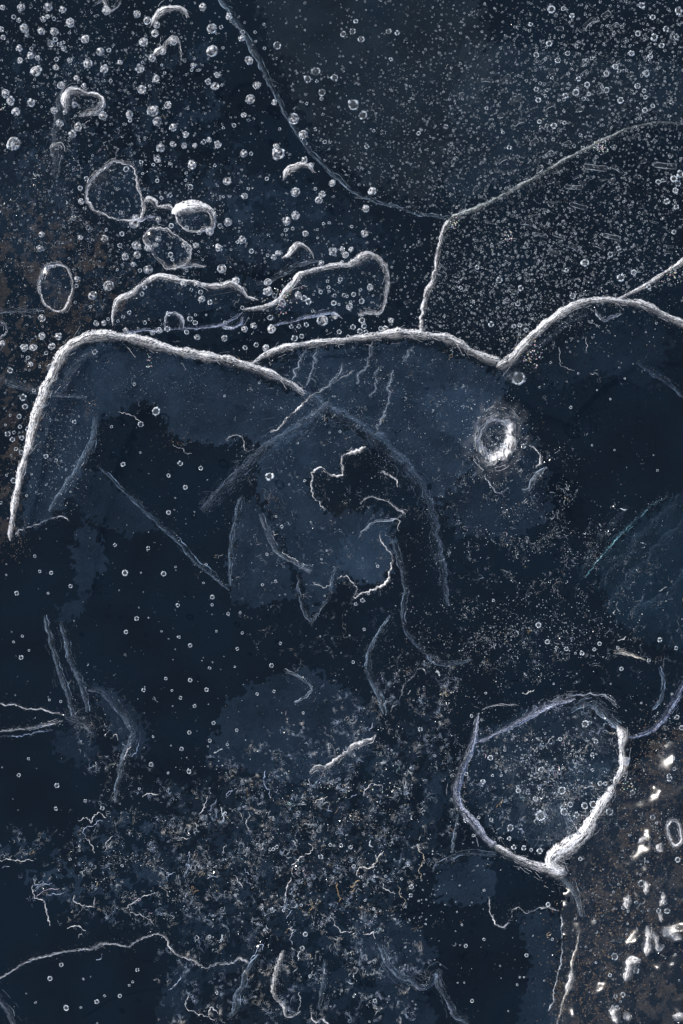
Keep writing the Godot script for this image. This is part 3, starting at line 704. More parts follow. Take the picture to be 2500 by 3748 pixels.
func thread_mesh(line: PackedVector2Array, r: float, deep: float, base: Vector3, a0 := 0.9, jag := 3.0, tint := Color(1, 1, 1)) -> ArrayMesh:
	var p := smooth_path(line, 4.0)
	var pp := PackedVector3Array()
	var rr := PackedFloat32Array()
	var sd := rng.randf() * 900.0
	for q in p.size():
		var w := Vector2(nf.get_noise_2d(q * 5.0, sd), nf.get_noise_2d(q * 5.0, sd + 90.0)) * jag
		pp.append(at(p[q].x + w.x, p[q].y + w.y, deep + 0.002 * nz.get_noise_2d(q * 6.0, sd)) - base)
		var e := minf(1.0, (minf(q, p.size() - 1 - q) + 1.0) / 5.0)
		rr.append(S * maxf(0.25, r * (0.75 + 1.1 * nf.get_noise_2d(q * 6.0, sd + 40.0)) * (0.35 + 0.65 * e)))
	var mb := MB.new()
	mb.tube(pp, rr, 5, Color(tint.r, tint.g, tint.b, a0))
	return mb.mesh(M.white)

var threads := []
func thread(region: String, flat: Array, r := 2.2, tint := Color(1, 1, 1)) -> void:
	var l := Z(region, flat)
	threads.append([l[l.size() / 2], l, r, tint])

func build_threads() -> void:
	var labels := labelled(threads, func(t): return "%s %s thread" % ["thick" if t[2] > 3.0 else "thin", "white" if t[3].r > 0.85 else "pale blue" if t[3].b > t[3].r else "tan"])
	for k in threads.size():
		var t: Array = threads[k]
		var deep := rng.randf_range(0.006, 0.02)
		var base := at(t[0].x, t[0].y, deep)
		var mi := MeshInstance3D.new()
		mi.name = numbered("frost_thread")
		mi.mesh = thread_mesh(t[1], t[2] * 0.62, deep, base, 0.55, 7.0, t[3])
		mi.position = base
		add_child(mi)
		tag(mi, labels[k], "thread", "frost threads in the ice")

# A flat pocket of trapped air: a frosty rim round a clear roof.
func pocket(label: String, line: PackedVector2Array, w, o := {}) -> void:
	var root := crack("air_pocket", label, "air pocket", "flat air pockets at the upper left", line, w, o)
	if not o.get("roof", true):
		return
	var p := smooth_path(line, 14.0, true)
	var mid := Vector2.ZERO
	for q in p:
		mid += q / p.size()
	var deep: float = o.get("deep", 0.006) - 0.001
	var mb := MB.new()
	for ring in [1.0, 0.86, 0.5, 0.0]:
		for q in p:
			var ps := mid.lerp(q, ring)
			var hgt: float = 0.004 * (1.0 - ring * ring) + 0.0008 * nz.get_noise_2d(ps.x * 3.0, ps.y * 3.0)
			mb.v.append(at(ps.x, ps.y, maxf(0.0006, deep + 0.003 - hgt)) - root.position)
	var k := p.size()
	for ring in 3:
		for q in k - 1:
			var a0 := ring * k + q
			mb.i.append_array(PackedInt32Array([a0, a0 + 1, a0 + k, a0 + 1, a0 + k + 1, a0 + k]))
	var st := SurfaceTool.new()
	st.create_from(mb.mesh(M.roof), 0)
	st.generate_normals()
	part(root, "roof", st.commit())

func build_cracks() -> void:
	var G := "white fractures in the ice"
	crack("ice_crack", "long bright white arm-like crack bending over dark ice at left and running to the centre", "crack", G, V([24, 1242, 30, 1190, 45, 1100, 70, 1010, 95, 920, 125, 855, 150, 805, 190, 780, 240, 771, 300, 778, 370, 797, 440, 813, 520, 828, 580, 846, 640, 868, 700, 905]), [18, 30, 36, 40, 44, 52, 46, 44, 46, 42, 34, 22], {"dens": 0.95, "dl": [0.8, 1, 1, 1, 0.9, 0.85, 0.8, 0.7, 0.5], "tilt": -0.7, "fib": 1.6, "spk": 2.0})
	crack("ice_crack", "wide fibrous grey-blue band continuing the white arm down towards the middle", "crack", G, V([690, 898, 760, 945, 850, 1000, 900, 1045, 950, 1100, 985, 1160, 1000, 1230, 1015, 1310, 1030, 1390]), [40, 55, 60, 70, 60, 45, 36, 30, 14], {"dens": 0.2, "tilt": -0.5, "fib": 2.2, "spk": 3.0, "jag": 10.0, "tint": Color(0.75, 0.86, 1.0)})
	crack("ice_crack", "white wavy crack rising from the arm and dipping left of the hump", "crack", G, V([575, 835, 640, 803, 700, 792, 790, 782, 870, 771, 930, 767, 975, 771, 1030, 780, 1080, 806, 1120, 826, 1150, 833]), [14, 30, 30, 28, 30, 36, 42, 36, 36, 36, 42], {"dens": 0.75, "dl": [1.1, 1.15, 0.9, 0.8, 0.8, 0.95, 0.8, 0.7, 0.7], "tilt": -0.6, "fib": 1.5, "spk": 2.5})
	crack("ice_crack", "bright white crack climbing the hump at right and falling to the photo's right edge", "crack", G, V([1140, 845, 1175, 825, 1200, 795, 1260, 740, 1320, 702, 1370, 690, 1420, 691, 1480, 702, 1530, 726, 1585, 755]), [50, 48, 36, 38, 34, 32, 36, 36, 32, 30], {"dens": 0.85, "dl": [0.6, 1.0, 1.1, 1.1, 1.0, 0.7, 0.6, 0.65, 0.6], "tilt": -0.7, "fib": 1.5, "spk": 2.0})
	crack("ice_crack", "grey-white branch running up from the hump to the right edge", "crack", G, V([1415, 690, 1470, 662, 1520, 631, 1585, 590]), [16, 20, 24, 24], {"dens": 0.7, "dl": [0.7, 0.8, 1.1, 1.2], "tilt": -0.6, "spk": 2.5})
	crack("ice_crack", "upright white crack standing on the wavy crack right of the flag-shaped pocket", "crack", G, V([968, 768, 969, 730, 980, 680, 996, 640, 1005, 580, 1015, 535, 1035, 502]), [20, 18, 26, 22, 16, 20, 26], {"dens": 0.72, "dl": [1.1, 0.9, 0.8, 0.7, 1.0, 0.7], "tilt": -0.6, "fib": 1.2, "spk": 4.0, "jag": 9.0})
	crack("ice_crack", "thin dull grey curve falling from the top edge past the bubbles", "crack", G, V([500, -12, 560, 75, 600, 150, 630, 210, 660, 270, 700, 330, 740, 377, 800, 430, 850, 456, 900, 473, 960, 490, 1035, 500]), [30, 30, 26, 22, 16, 18, 18, 18, 16, 12, 12, 14], {"dens": 0.24, "dl": [1.2, 1.2, 1.2, 0.9, 1.0, 1.0, 1.0, 0.9, 1.0], "tilt": 0.5, "fib": 0.5, "spk": 0.6, "jag": 6.0, "tint": Color(0.85, 0.95, 1.0)})
	crack("ice_crack", "faint grey-green crack swinging up from the crack junction to the right edge", "crack", G, V([1035, 502, 1100, 476, 1180, 436, 1250, 397, 1320, 356, 1400, 316, 1440, 297, 1500, 284, 1585, 286]), [30, 22, 22, 22, 18, 18, 14, 14, 14], {"dens": 0.37, "dl": [1.4, 0.8, 0.7, 0.65, 0.55, 0.9, 0.4, 0.35, 0.3], "tilt": -0.4, "fib": 0.9, "spk": 1.4, "tint": Color(0.88, 0.95, 0.92)})
	# the ring
	crack("ice_crack", "bluish left side of the large ring crack, broad and pale", "crack", "sides of the ring crack", Z("I", [262, 1325, 245, 1420, 225, 1520, 170, 1650, 140, 1742]) + Z("L", [115, 270, 150, 370, 220, 450, 300, 560, 380, 618]), [10, 20, 30, 34, 36, 42, 40, 38, 34, 36], {"dens": 0.72, "tilt": -0.8, "fib": 1.4, "spk": 1.5, "tint": Color(0.82, 0.87, 1.0)})
	crack("ice_crack", "lower left side of the large ring crack, grey-white with frayed underside", "crack", "sides of the ring crack", Z("L", [360, 605, 470, 672, 560, 715, 660, 745, 760, 775, 830, 790]), [36, 38, 36, 40, 50, 46], {"dens": 0.8, "dl": [0.8, 0.7, 0.8, 1.2, 1.5], "tilt": -0.7, "fib": 2.5, "spk": 1.5, "fw": 1.8})
	crack("ice_crack", "brilliant white lower right side of the large ring crack", "crack", "sides of the ring crack", Z("L", [815, 785, 730, 700, 830, 622, 940, 530, 1000, 430, 1060, 330, 1130, 220]), [36, 60, 66, 62, 46, 44, 40], {"dens": 1.7, "dl": [1.0, 1.2, 1.2, 1.2, 0.9, 0.95, 1.0], "tilt": -0.75, "fib": 1.8, "spk": 2.5})
	crack("ice_crack", "white right side of the large ring crack with a knobbly top", "crack", "sides of the ring crack", Z("L", [1130, 220, 1190, 115, 1195, 40]) + Z("I", [1192, 1640, 1180, 1540, 1192, 1465, 1150, 1400]), [34, 36, 36, 34, 32, 44, 34], {"dens": 0.95, "tilt": -0.6, "fib": 1.3, "spk": 1.5})
	crack("ice_crack", "slanting lavender-grey top band of the large ring crack", "crack", "sides of the ring crack", Z("I", [240, 1512, 300, 1490, 400, 1440, 500, 1390, 600, 1330, 700, 1280, 800, 1247, 880, 1232]), [12, 14, 22, 30, 32, 34, 30, 14], {"dens": 0.8, "tilt": 0.6, "fib": 1.2, "spk": 0.8, "tint": Color(0.84, 0.87, 1.0)})
	crack("ice_crack", "feathery top right band of the large ring crack with slanting streaks", "crack", "sides of the ring crack", Z("I", [850, 1310, 930, 1262, 1000, 1262, 1060, 1310, 1110, 1365, 1160, 1410]), [20, 30, 40, 46, 36, 30], {"dens": 0.35, "tilt": 0.5, "fib": 3.0, "spk": 1.5, "tint": Color(0.9, 0.94, 1.0)})
	crack("ice_streak", "slanting hatch of fine streaks across the middle of the ring crack", "streak", "", Z("L", [430, 20, 560, 180, 690, 350, 830, 540]), [60, 150, 190, 130], {"dens": 0.05, "fib": 5.0, "spk": 3.0, "fw": 1.1, "jag": 2.0})
	crack("ice_streak", "slanting streaks under the ring crack's feathery top right", "streak", "", Z("I", [900, 1310, 960, 1400, 1040, 1500, 1100, 1580]), [40, 90, 90, 50], {"dens": 0.06, "fib": 4.0, "spk": 1.5, "fw": 1.1, "jag": 2.0})
	crack("ice_streak", "fan of bright strands inside the ring crack's brilliant corner", "streak", "", Z("L", [860, 610, 820, 520, 790, 430, 780, 330]), [90, 90, 70, 30], {"dens": 0.25, "fib": 4.0, "spk": 3.0, "fw": 1.2})
	crack("ice_crack", "thin arched line just above the ring crack's top", "crack", G, Z("I", [690, 1260, 790, 1218, 900, 1205, 1000, 1202, 1090, 1222, 1160, 1280]), 8, {"dens": 0.5, "fib": 2.5, "spk": 0.3, "fw": 2.5, "tint": Color(0.85, 0.9, 1.0)})
	crack("ice_crack", "short pale line left above the ring crack's slanting top", "crack", G, Z("I", [285, 1300, 340, 1280, 420, 1268, 520, 1272]), 7, {"dens": 0.5, "fib": 1.5, "spk": 0.3})
	crack("ice_crack", "violet-blue branch curling from the ring crack up to the right edge", "crack", G, Z("I", [1215, 1475, 1300, 1462, 1370, 1430, 1430, 1370, 1480, 1290, 1530, 1200, 1590, 1110]), [20, 20, 28, 34, 34, 32, 30], {"dens": 0.55, "tilt": 0.6, "fib": 1.2, "spk": 0.6, "tint": Color(0.72, 0.79, 1.0)})
	crack("ice_crack", "frayed crack running down from the ring's bottom corner beside the grit", "crack", G, Z("L", [790, 790, 850, 840, 890, 910, 908, 980, 915, 1060]), [40, 40, 30, 20, 8], {"dens": 0.3, "tilt": 0.4, "fib": 3.0, "spk": 1.0, "fw": 1.8})
	crack("ice_crack", "glinting golden-white seam along the left edge of the brown grit", "crack", G, Z("L", [908, 1150, 895, 1240, 870, 1330, 860, 1420, 845, 1500, 810, 1590, 780, 1700, 760, 1760]), [8, 12, 18, 16, 16, 14, 12, 8], {"dens": 0.5, "dl": [0.6, 0.8, 0.9, 1.1, 1.2, 0.5, 0.4], "fib": 1.0, "spk": 2.0, "tint": Color(1.0, 0.95, 0.85)})
	crack("ice_crack", "fine pale seam parallel to the grit edge at the bottom right", "crack", G, Z("L", [790, 1040, 793, 1110, 800, 1200, 798, 1300, 780, 1390, 752, 1500, 740, 1600, 708, 1660]), 6, {"dens": 0.45, "fib": 0.7, "spk": 0.8, "tint": Color(0.85, 0.92, 1.0)})
	crack("ice_crack", "thin strand hanging below the ring crack's left side", "crack", G, Z("L", [130, 400, 118, 480, 108, 560, 90, 650]), 10, {"dens": 0.3, "fib": 1.5, "spk": 0.5, "tint": Color(0.85, 0.92, 1.0)})
	crack("ice_crack", "dull blue curve joining the ring crack's lower left from the side", "crack", G, Z("L", [20, 720, 110, 670, 200, 648, 300, 655, 380, 650]), [16, 22, 24, 22, 14], {"dens": 0.22, "fib": 1.2, "spk": 0.6, "tint": Color(0.8, 0.9, 1.0)})
	# left half, below the arm
	crack("ice_crack", "dotted bluish crack slanting down inside the arm at left", "crack", G, Z("D", [605, 1090, 597, 1200, 572, 1300, 512, 1380, 465, 1470, 412, 1545, 345, 1630, 310, 1690]), [14, 24, 34, 26, 22, 22, 18, 8], {"dens": 0.25, "fib": 1.0, "spk": 4.0, "tint": Color(0.75, 0.88, 1.0)})
	crack("ice_crack", "short sharp white crack beneath the arm's foot at the left edge", "crack", G, Z("G", [115, 195, 118, 160, 160, 140, 220, 125, 285, 98, 350, 76, 412, 74, 440, 100]), [6, 8, 10, 10, 9, 9, 8, 5], {"dens": 0.95, "dl": [0.8, 1, 1, 0.9, 0.7, 0.3], "fib": 0.4, "spk": 1.2})
	crack("ice_crack", "pale slanting crack crossing the dark ice left of centre", "crack", G, Z("D", [620, 1400, 700, 1470, 760, 1530, 830, 1600, 900, 1660, 980, 1740]) + Z("G", [1040, 140, 1130, 220, 1220, 320, 1270, 380, 1350, 430, 1460, 540]), [10, 12, 16, 18, 18, 18, 20, 20, 20, 22, 18, 8], {"dens": 0.22, "dl": [0.8, 0.9, 1.0, 1.0, 1.2], "fib": 0.5, "spk": 1.0, "tint": Color(0.75, 0.87, 1.0)})
	crack("ice_crack", "frosted vertical seam with a sparkling knob left of centre", "crack", G, Z("H", [150, -60, 130, 0, 112, 120, 85, 250, 76, 400, 72, 510]), [22, 22, 26, 22, 14, 8], {"dens": 0.22, "fib": 0.8, "spk": 3.0, "tint": Color(0.75, 0.87, 1.0)})
	crack("ice_crack", "broad faint fibrous band crossing the arm's tail from upper right to lower left", "crack", G, Z("E", [715, 995, 640, 1060, 560, 1125, 400, 1232, 290, 1310, 180, 1400, 80, 1500, -40, 1620, -110, 1690]), [20, 34, 44, 50, 50, 46, 40, 36, 18], {"dens": 0.13, "fib": 2.4, "spk": 2.5, "fw": 1.5, "tint": Color(0.78, 0.88, 1.0)})
	crack("ice_crack", "thinner fibrous strand above the broad crossing band", "crack", G, Z("E", [610, 945, 540, 1005, 480, 1060, 430, 1105, 375, 1165, 330, 1190]), [8, 12, 12, 10, 8, 4], {"dens": 0.4, "fib": 1.2, "spk": 1.0})
	crack("ice_crack", "long hair-fine line slanting up across the crossing bands", "crack", G, Z("E", [600, 950, 680, 905, 740, 868, 800, 830, 870, 790]), 5, {"dens": 0.4, "fib": 0.8, "spk": 0.4})
	for e in [[[560, 640, 520, 740, 490, 790, 470, 860], "first feathery streak hanging under the wavy crack, nearest the arm"], [[630, 640, 610, 760, 580, 860, 560, 890], "second feathery streak hanging under the wavy crack"], [[990, 600, 970, 690, 930, 780, 880, 880], "brightest feathery streak hanging under the wavy crack"], [[1030, 760, 1000, 880, 960, 960], "dim feathery streak in the blue frost below the wavy crack"], [[1110, 790, 1080, 900, 1095, 990, 1050, 1060, 1010, 1190], "long dim feathery streak leading towards the arm's tail"], [[1245, 640, 1210, 690, 1190, 740], "short feathery streak right below the upright crack"], [[790, 750, 760, 830, 700, 880, 640, 930], "faint feathery streak slanting to the crossing bands"]]:
		crack("ice_streak", e[1], "streak", "feathery streaks under the wavy crack", Z("E", e[0]), [5, 8, 3], {"dens": 0.3, "fib": 2.2, "spk": 1.5, "fw": 2.2, "jag": 9.0})
	crack("ice_crack", "bent white-edged seam left of the crossing band's lower end", "crack", G, Z("E", [38, 1252, 70, 1225, 110, 1210, 142, 1215, 165, 1262, 172, 1302, 230, 1298]), 6, {"dens": 0.7, "dl": [1, 1, 0.8, 0.5, 0.9], "fib": 0.3, "spk": 0.6})
	crack("ice_crack", "jagged white-edged notch outline in the centre", "crack", G, Z("E", [938, 1280, 880, 1312, 800, 1330, 786, 1380, 792, 1450, 735, 1466, 690, 1446, 640, 1430, 602, 1448, 590, 1490, 602, 1570, 640, 1640, 680, 1682]), [16, 16, 8, 10, 8, 10, 8, 10, 9, 7, 6, 5], {"dens": 0.8, "dl": [1.2, 1.0, 0.6, 0.8, 0.9, 1, 0.9, 0.5, 0.4], "fib": 0.4, "spk": 1.5, "jag": 7.0})
	crack("ice_crack", "ragged white crumb line right of the notch", "crack", G, Z("E", [1015, 1440, 1060, 1445, 1100, 1470, 1135, 1492, 1140, 1535]), [8, 10, 9, 8, 6], {"dens": 0.8, "fib": 0.3, "spk": 2.0, "jag": 7.0})
	crack("ice_crack", "sparkling crumb trail below the notch, ending in a bright knob", "crack", G, Z("E", [900, 1640, 930, 1615, 980, 1600, 1050, 1612, 1100, 1640, 1140, 1670, 1190, 1705]), [8, 8, 6, 6, 9, 14, 24], {"dens": 0.6, "dl": [0.8, 0.6, 0.5, 0.7, 1.2], "fib": 0.6, "spk": 3.0, "jag": 8.0})
	crack("ice_crack", "white curved edge round the blue lobe in the centre", "crack", G, Z("H", [1030, 180, 1040, 240, 1095, 290, 1110, 340, 1095, 430, 1045, 515, 970, 540, 905, 570, 868, 585, 880, 525, 850, 478, 805, 458, 755, 466]), [7, 6, 6, 6, 8, 13, 13, 9, 7, 5, 6, 7, 5], {"dens": 0.85, "dl": [0.8, 0.7, 0.7, 1.0, 1.1, 1.1, 0.6, 0.4, 0.8, 0.6], "fib": 0.4, "spk": 0.8, "jag": 6.0})
	crack("ice_crack", "dotted edge along the top of the blue lobe", "crack", G, Z("H", [1180, 55, 1120, 85, 1010, 100, 940, 145, 890, 205]), 8, {"dens": 0.35, "fib": 0.6, "spk": 2.5})
	crack("ice_crack", "long faint seam sweeping from the blue lobe down to the right", "crack", G, Z("H", [1110, 200, 1150, 330, 1180, 450, 1195, 560, 1178, 700, 1205, 820, 1300, 920, 1400, 1000, 1510, 1005, 1620, 990]), [24, 26, 24, 22, 20, 14, 16, 24, 20, 12], {"dens": 0.16, "dl": [1, 1, 1, 1, 1.3, 1.2, 0.9], "fib": 0.8, "spk": 1.6, "tint": Color(0.78, 0.88, 1.0)})
	crack("ice_crack", "frosted diagonal seam ending in a bright clump left of the blue lobe", "crack", G, Z("H", [270, 50, 300, 140, 340, 230, 400, 310, 470, 350, 530, 385, 600, 410]), [18, 20, 22, 26, 16, 16, 26], {"dens": 0.3, "dl": [0.6, 0.8, 0.9, 1.2, 2.2], "fib": 0.9, "spk": 2.5})
	crack("ice_crack", "pale funnel-shaped outline below the bright clump", "crack", G, Z("H", [505, 440, 512, 540, 540, 660, 592, 738, 640, 670, 700, 590, 722, 490, 745, 385]), [8, 10, 12, 12, 12, 14, 14, 8], {"dens": 0.2, "dl": [0.6, 0.7, 0.8, 1.2, 1.4, 1.4], "fib": 0.8, "spk": 1.5, "tint": Color(0.85, 0.92, 1.0)})
	crack("ice_crack", "bluish vertical seam with beaded top right of centre", "crack", G, Z("H", [1090, 700, 1040, 780, 990, 860, 966, 930, 955, 1050, 1000, 1150, 1035, 1235, 1055, 1330]), [8, 10, 14, 20, 30, 34, 30, 16], {"dens": 0.28, "dl": [1.6, 1.4, 1.2, 0.8, 0.8, 1.0, 1.4], "fib": 0.8, "spk": 3.0, "tint": Color(0.8, 0.9, 1.0)})
	crack("ice_crack", "curled white thread-like crack right of the bluish seam", "crack", G, Z("H", [1165, 1212, 1180, 1145, 1240, 1092, 1262, 1050, 1310, 1042, 1320, 1070]), [6, 7, 8, 10, 9, 4], {"dens": 0.65, "fib": 0.5, "spk": 1.5})
	crack("ice_crack", "faint kinked seam on the dull blue film below centre", "crack", G, Z("H", [420, 1045, 500, 1080, 555, 1120, 592, 1175, 545, 1220, 480, 1258]), [14, 12, 8, 8, 10, 6], {"dens": 0.3, "fib": 0.8, "spk": 2.0})
	crack("ice_crack", "sparkling slanting ridge at the upper edge of the debris field", "crack", G, Z("H", [1000, 1465, 930, 1510, 860, 1550, 800, 1590, 740, 1630, 660, 1668, 580, 1710]), [10, 20, 26, 20, 20, 26, 10], {"dens": 0.37, "dl": [0.6, 1.2, 0.5, 1.3, 0.5, 0.9], "fib": 1.6, "spk": 4.5, "jag": 14.0, "edges": true})
	crack("ice_tube", "left one of the two pale parallel tubes at left", "tube", "pale tubes in the dark ice", Z("G", [285, 700, 300, 770, 325, 850, 350, 950, 390, 1080, 435, 1200, 470, 1340]), [16, 20, 22, 24, 26, 24, 20], {"dens": 0.3, "dl": [1.2, 0.9, 0.9, 0.8, 1.0, 1.1], "fib": 1.2, "spk": 2.0, "fw": 1.6, "tint": Color(0.82, 0.9, 1.0)})
	crack("ice_tube", "right one of the two pale parallel tubes at left", "tube", "pale tubes in the dark ice", Z("G", [385, 740, 420, 850, 450, 980, 500, 1085, 535, 1190, 560, 1320]), [14, 24, 28, 28, 26, 20], {"dens": 0.26, "fib": 1.0, "spk": 1.6, "fw": 1.6, "tint": Color(0.8, 0.89, 1.0)})
	crack("ice_crack", "upper white line running from the left edge to the glittering knot", "crack", G, Z("G", [-20, 1250, 30, 1272, 90, 1270, 160, 1290, 260, 1302, 330, 1315, 410, 1332]), [8, 8, 9, 8, 9, 9, 6], {"dens": 0.7, "fib": 0.6, "spk": 1.0})
	crack("ice_crack", "lower glinting line running from the left edge to the glittering knot", "crack", G, Z("G", [-20, 1442, 80, 1432, 160, 1420, 240, 1408, 320, 1390, 400, 1370]), [10, 10, 10, 20, 18, 10], {"dens": 0.7, "dl": [0.6, 0.6, 0.8, 1.2, 0.8], "fib": 0.7, "spk": 2.0})
	crack("ice_crack", "thin blue line just under the lower glinting line at left", "crack", G, Z("G", [-20, 1468, 80, 1468, 170, 1460, 250, 1445, 335, 1428]), 7, {"dens": 0.6, "fib": 0.3, "spk": 0.3, "tint": Color(0.6, 0.76, 1.0)})
	crack("ice_crack", "glittering knot of frost where the tubes and lines meet", "crack", G, Z("G", [410, 1340, 470, 1350, 520, 1370, 560, 1400, 575, 1450]), [30, 60, 70, 50, 20], {"dens": 0.25, "fib": 2.0, "spk": 9.0})
	crack("ice_crack", "ragged frosty strand falling from the knot towards the lower left", "crack", G, Z("G", [560, 1170, 640, 1190, 720, 1260, 830, 1380, 850, 1480, 800, 1590, 770, 1720]) + Z("J", [740, 240, 740, 330]), [10, 18, 30, 34, 34, 36, 30, 16, 8], {"dens": 0.18, "dl": [0.7, 0.9, 0.9, 1.2, 1.4, 1.6, 1.2], "fib": 1.0, "spk": 3.0, "tint": Color(0.85, 0.92, 1.0)})
	crack("ice_crack", "wavy white crack across the lower left corner", "crack", G, Z("J", [-20, 1462, 0, 1450, 60, 1410, 160, 1350, 250, 1320, 350, 1287, 450, 1280, 540, 1260, 580, 1264, 640, 1226, 740, 1230, 820, 1245, 880, 1205, 960, 1180, 1010, 1170, 1065, 1195, 1090, 1262, 1150, 1312, 1235, 1335]), [9, 9, 11, 13, 14, 13, 10, 8, 10, 20, 12, 8, 11, 12, 9, 10, 9, 7, 12], {"dens": 0.95, "dl": [1.1, 1.1, 1.1, 0.9, 0.9, 1.0, 0.6, 0.8, 1.0, 0.6, 0.7, 0.5, 0.6], "fib": 0.5, "spk": 1.2, "jag": 6.0})
	crack("ice_crack", "short bright crack at the end of the lower wavy crack", "crack", G, Z("J", [1235, 1336, 1310, 1388, 1350, 1370, 1400, 1357, 1480, 1348, 1530, 1325, 1600, 1350]), [8, 12, 10, 8, 10, 12, 6], {"dens": 0.75, "fib": 0.7, "spk": 2.5})
	crack("ice_tube", "pale double-edged band crossing the bottom left corner", "tube", "", Z("J", [-30, 1545, 10, 1600, 50, 1655, 95, 1740, 115, 1790]), [24, 26, 26, 28, 28], {"dens": 0.22, "fib": 2.0, "spk": 0.5, "fw": 1.6})
	crack("ice_tube", "rope-like ribbon crack winding down to the bottom edge right of centre", "tube", "", Z("K", [1010, 1230, 1050, 1290, 1090, 1370, 1150, 1430, 1230, 1462, 1290, 1508, 1345, 1490, 1375, 1425, 1400, 1412, 1402, 1500, 1450, 1560, 1490, 1640, 1510, 1690, 1568, 1720, 1620, 1770]), [16, 20, 24, 22, 26, 24, 24, 30, 28, 22, 26, 24, 22, 22, 18], {"dens": 0.3, "fib": 1.6, "spk": 0.8, "fw": 1.5, "tint": Color(0.85, 0.92, 1.0)})
	crack("ice_crack", "glinting frosty column rising from the bottom edge left of centre", "crack", G, Z("K", [420, 1270, 385, 1370, 352, 1490, 365, 1570, 420, 1625, 436, 1690, 480, 1690, 518, 1658]), [28, 30, 30, 22, 20, 16, 12, 8], {"dens": 0.38, "dl": [0.9, 1.0, 1.2, 0.8, 0.8, 1.0, 1.8, 1.8], "fib": 1.0, "spk": 3.0})
	crack("ice_crack", "dim vertical streak right of the glinting column at the bottom", "crack", G, Z("K", [685, 1330, 672, 1480, 655, 1560, 635, 1650]), [18, 20, 20, 14], {"dens": 0.2, "fib": 0.9, "spk": 1.0, "tint": Color(0.85, 0.92, 1.0)})
	crack("ice_crack", "bright curl touching the bottom edge below the dim streak", "crack", G, Z("K", [590, 1670, 598, 1710, 625, 1730, 660, 1708, 700, 1740, 730, 1780]), [8, 9, 14, 16, 9, 6], {"dens": 0.85, "fib": 0.5, "spk": 1.5})
	crack("ice_crack", "frosty strand falling to the bottom edge left of the glinting column", "crack", G, Z("K", [260, 1290, 200, 1360, 170, 1430, 160, 1500, 120, 1560, 110, 1660, 60, 1700]), [10, 14, 20, 26, 36, 30, 16], {"dens": 0.28, "fib": 1.0, "spk": 2.5, "tint": Color(0.82, 0.9, 1.0)})
	crack("ice_crack", "white hook-shaped line below the ring crack", "crack", G, Z("L", [330, 930, 336, 1010, 352, 1065, 378, 1105, 405, 1122, 445, 1102, 468, 1062, 478, 1020, 520, 1000, 570, 1030, 620, 1012, 700, 1004, 780, 1020]), [6, 7, 7, 9, 9, 10, 7, 6, 6, 7, 8, 7, 7], {"dens": 0.75, "dl": [0.4, 0.6, 1, 1.1, 1.0, 0.6, 0.5, 0.7, 1.0, 0.9, 0.8], "fib": 0.4, "spk": 0.8})
	crack("ice_crack", "aqua glinting line slanting across the right-hand ice", "crack", G, Z("I", [935, 465, 1020, 350, 1110, 250, 1190, 160, 1280, 80, 1380, -10, 1480, -70]), [8, 10, 12, 12, 10, 10, 6], {"dens": 0.4, "dl": [1, 1, 1.2, 1, 0.7, 0.4], "fib": 0.5, "spk": 1.5, "tint": Color(0.4, 0.85, 0.9)})
	crack("ice_crack", "faint dark-blue seam across the upper part of the bare right-hand ice", "crack", G, Z("F", [1280, 730, 1350, 790, 1440, 850, 1500, 900, 1580, 970]), [20, 26, 24, 16, 10], {"dens": 0.13, "fib": 0.5, "spk": 1.0, "tint": Color(0.7, 0.83, 1.0)})
	crack("ice_crack", "curved pale arcs left of the blue branch near the right edge", "crack", G, Z("I", [1420, 1030, 1445, 1100, 1440, 1180, 1410, 1260, 1370, 1295]), [12, 16, 14, 14, 10], {"dens": 0.25, "fib": 1.6, "spk": 0.5, "tint": Color(0.75, 0.85, 1.0)})
	crack("ice_sliver", "bright sliver with an ochre tip left of the right edge", "sliver", "", Z("I", [1125, 935, 1180, 932, 1230, 945, 1290, 968, 1335, 985]), [22, 22, 20, 14, 5], {"dens": 0.75, "fib": 1.0, "spk": 1.5, "tint": Color(1.0, 0.93, 0.8)})
	crack("ice_crack", "fine white curve on the shelf right below the crater", "crack", G, Z("F", [585, 1270, 640, 1305, 660, 1345, 655, 1385, 630, 1415]), [6, 8, 8, 12, 10], {"dens": 0.7, "fib": 0.5, "spk": 1.5})
	crack("ice_crack", "fine bluish curve hanging below the crater", "crack", G, Z("F", [305, 1450, 330, 1515, 370, 1562, 410, 1572, 455, 1540]), [6, 8, 9, 9, 5], {"dens": 0.6, "fib": 0.5, "spk": 1.0, "tint": Color(0.85, 0.9, 1.0)})
	crack("ice_crack", "broken frosty edge below right of the crater", "crack", G, Z("F", [700, 1410, 640, 1460, 600, 1510, 590, 1550, 540, 1560]), [10, 16, 18, 14, 12], {"dens": 0.35, "fib": 1.6, "spk": 3.5})
	crack("ice_crack", "shiny fleshy lip under the hump of the wavy crack", "crack", G, Z("F", [1010, 400, 1030, 440, 1065, 470, 1120, 455, 1180, 432]), [14, 22, 20, 10, 10], {"dens": 0.45, "fib": 0.5, "spk": 0.8, "tint": Color(0.8, 0.88, 1.0)})
	crack("ice_crack", "sparkling frost spill under the dip of the wavy crack", "crack", G, Z("F", [420, 740, 480, 800, 520, 850, 540, 870]), [60, 76, 70, 30], {"dens": 0.14, "fib": 1.2, "spk": 9.0})
	crack("ice_crack", "sparkling frost skirt under the crack climbing the hump", "crack", G, Z("F", [480, 740, 600, 650, 720, 560, 840, 470, 960, 420]), [50, 56, 44, 36, 40], {"dens": 0.12, "fib": 0.8, "spk": 4.0, "tint": Color(0.9, 0.94, 1.0)})
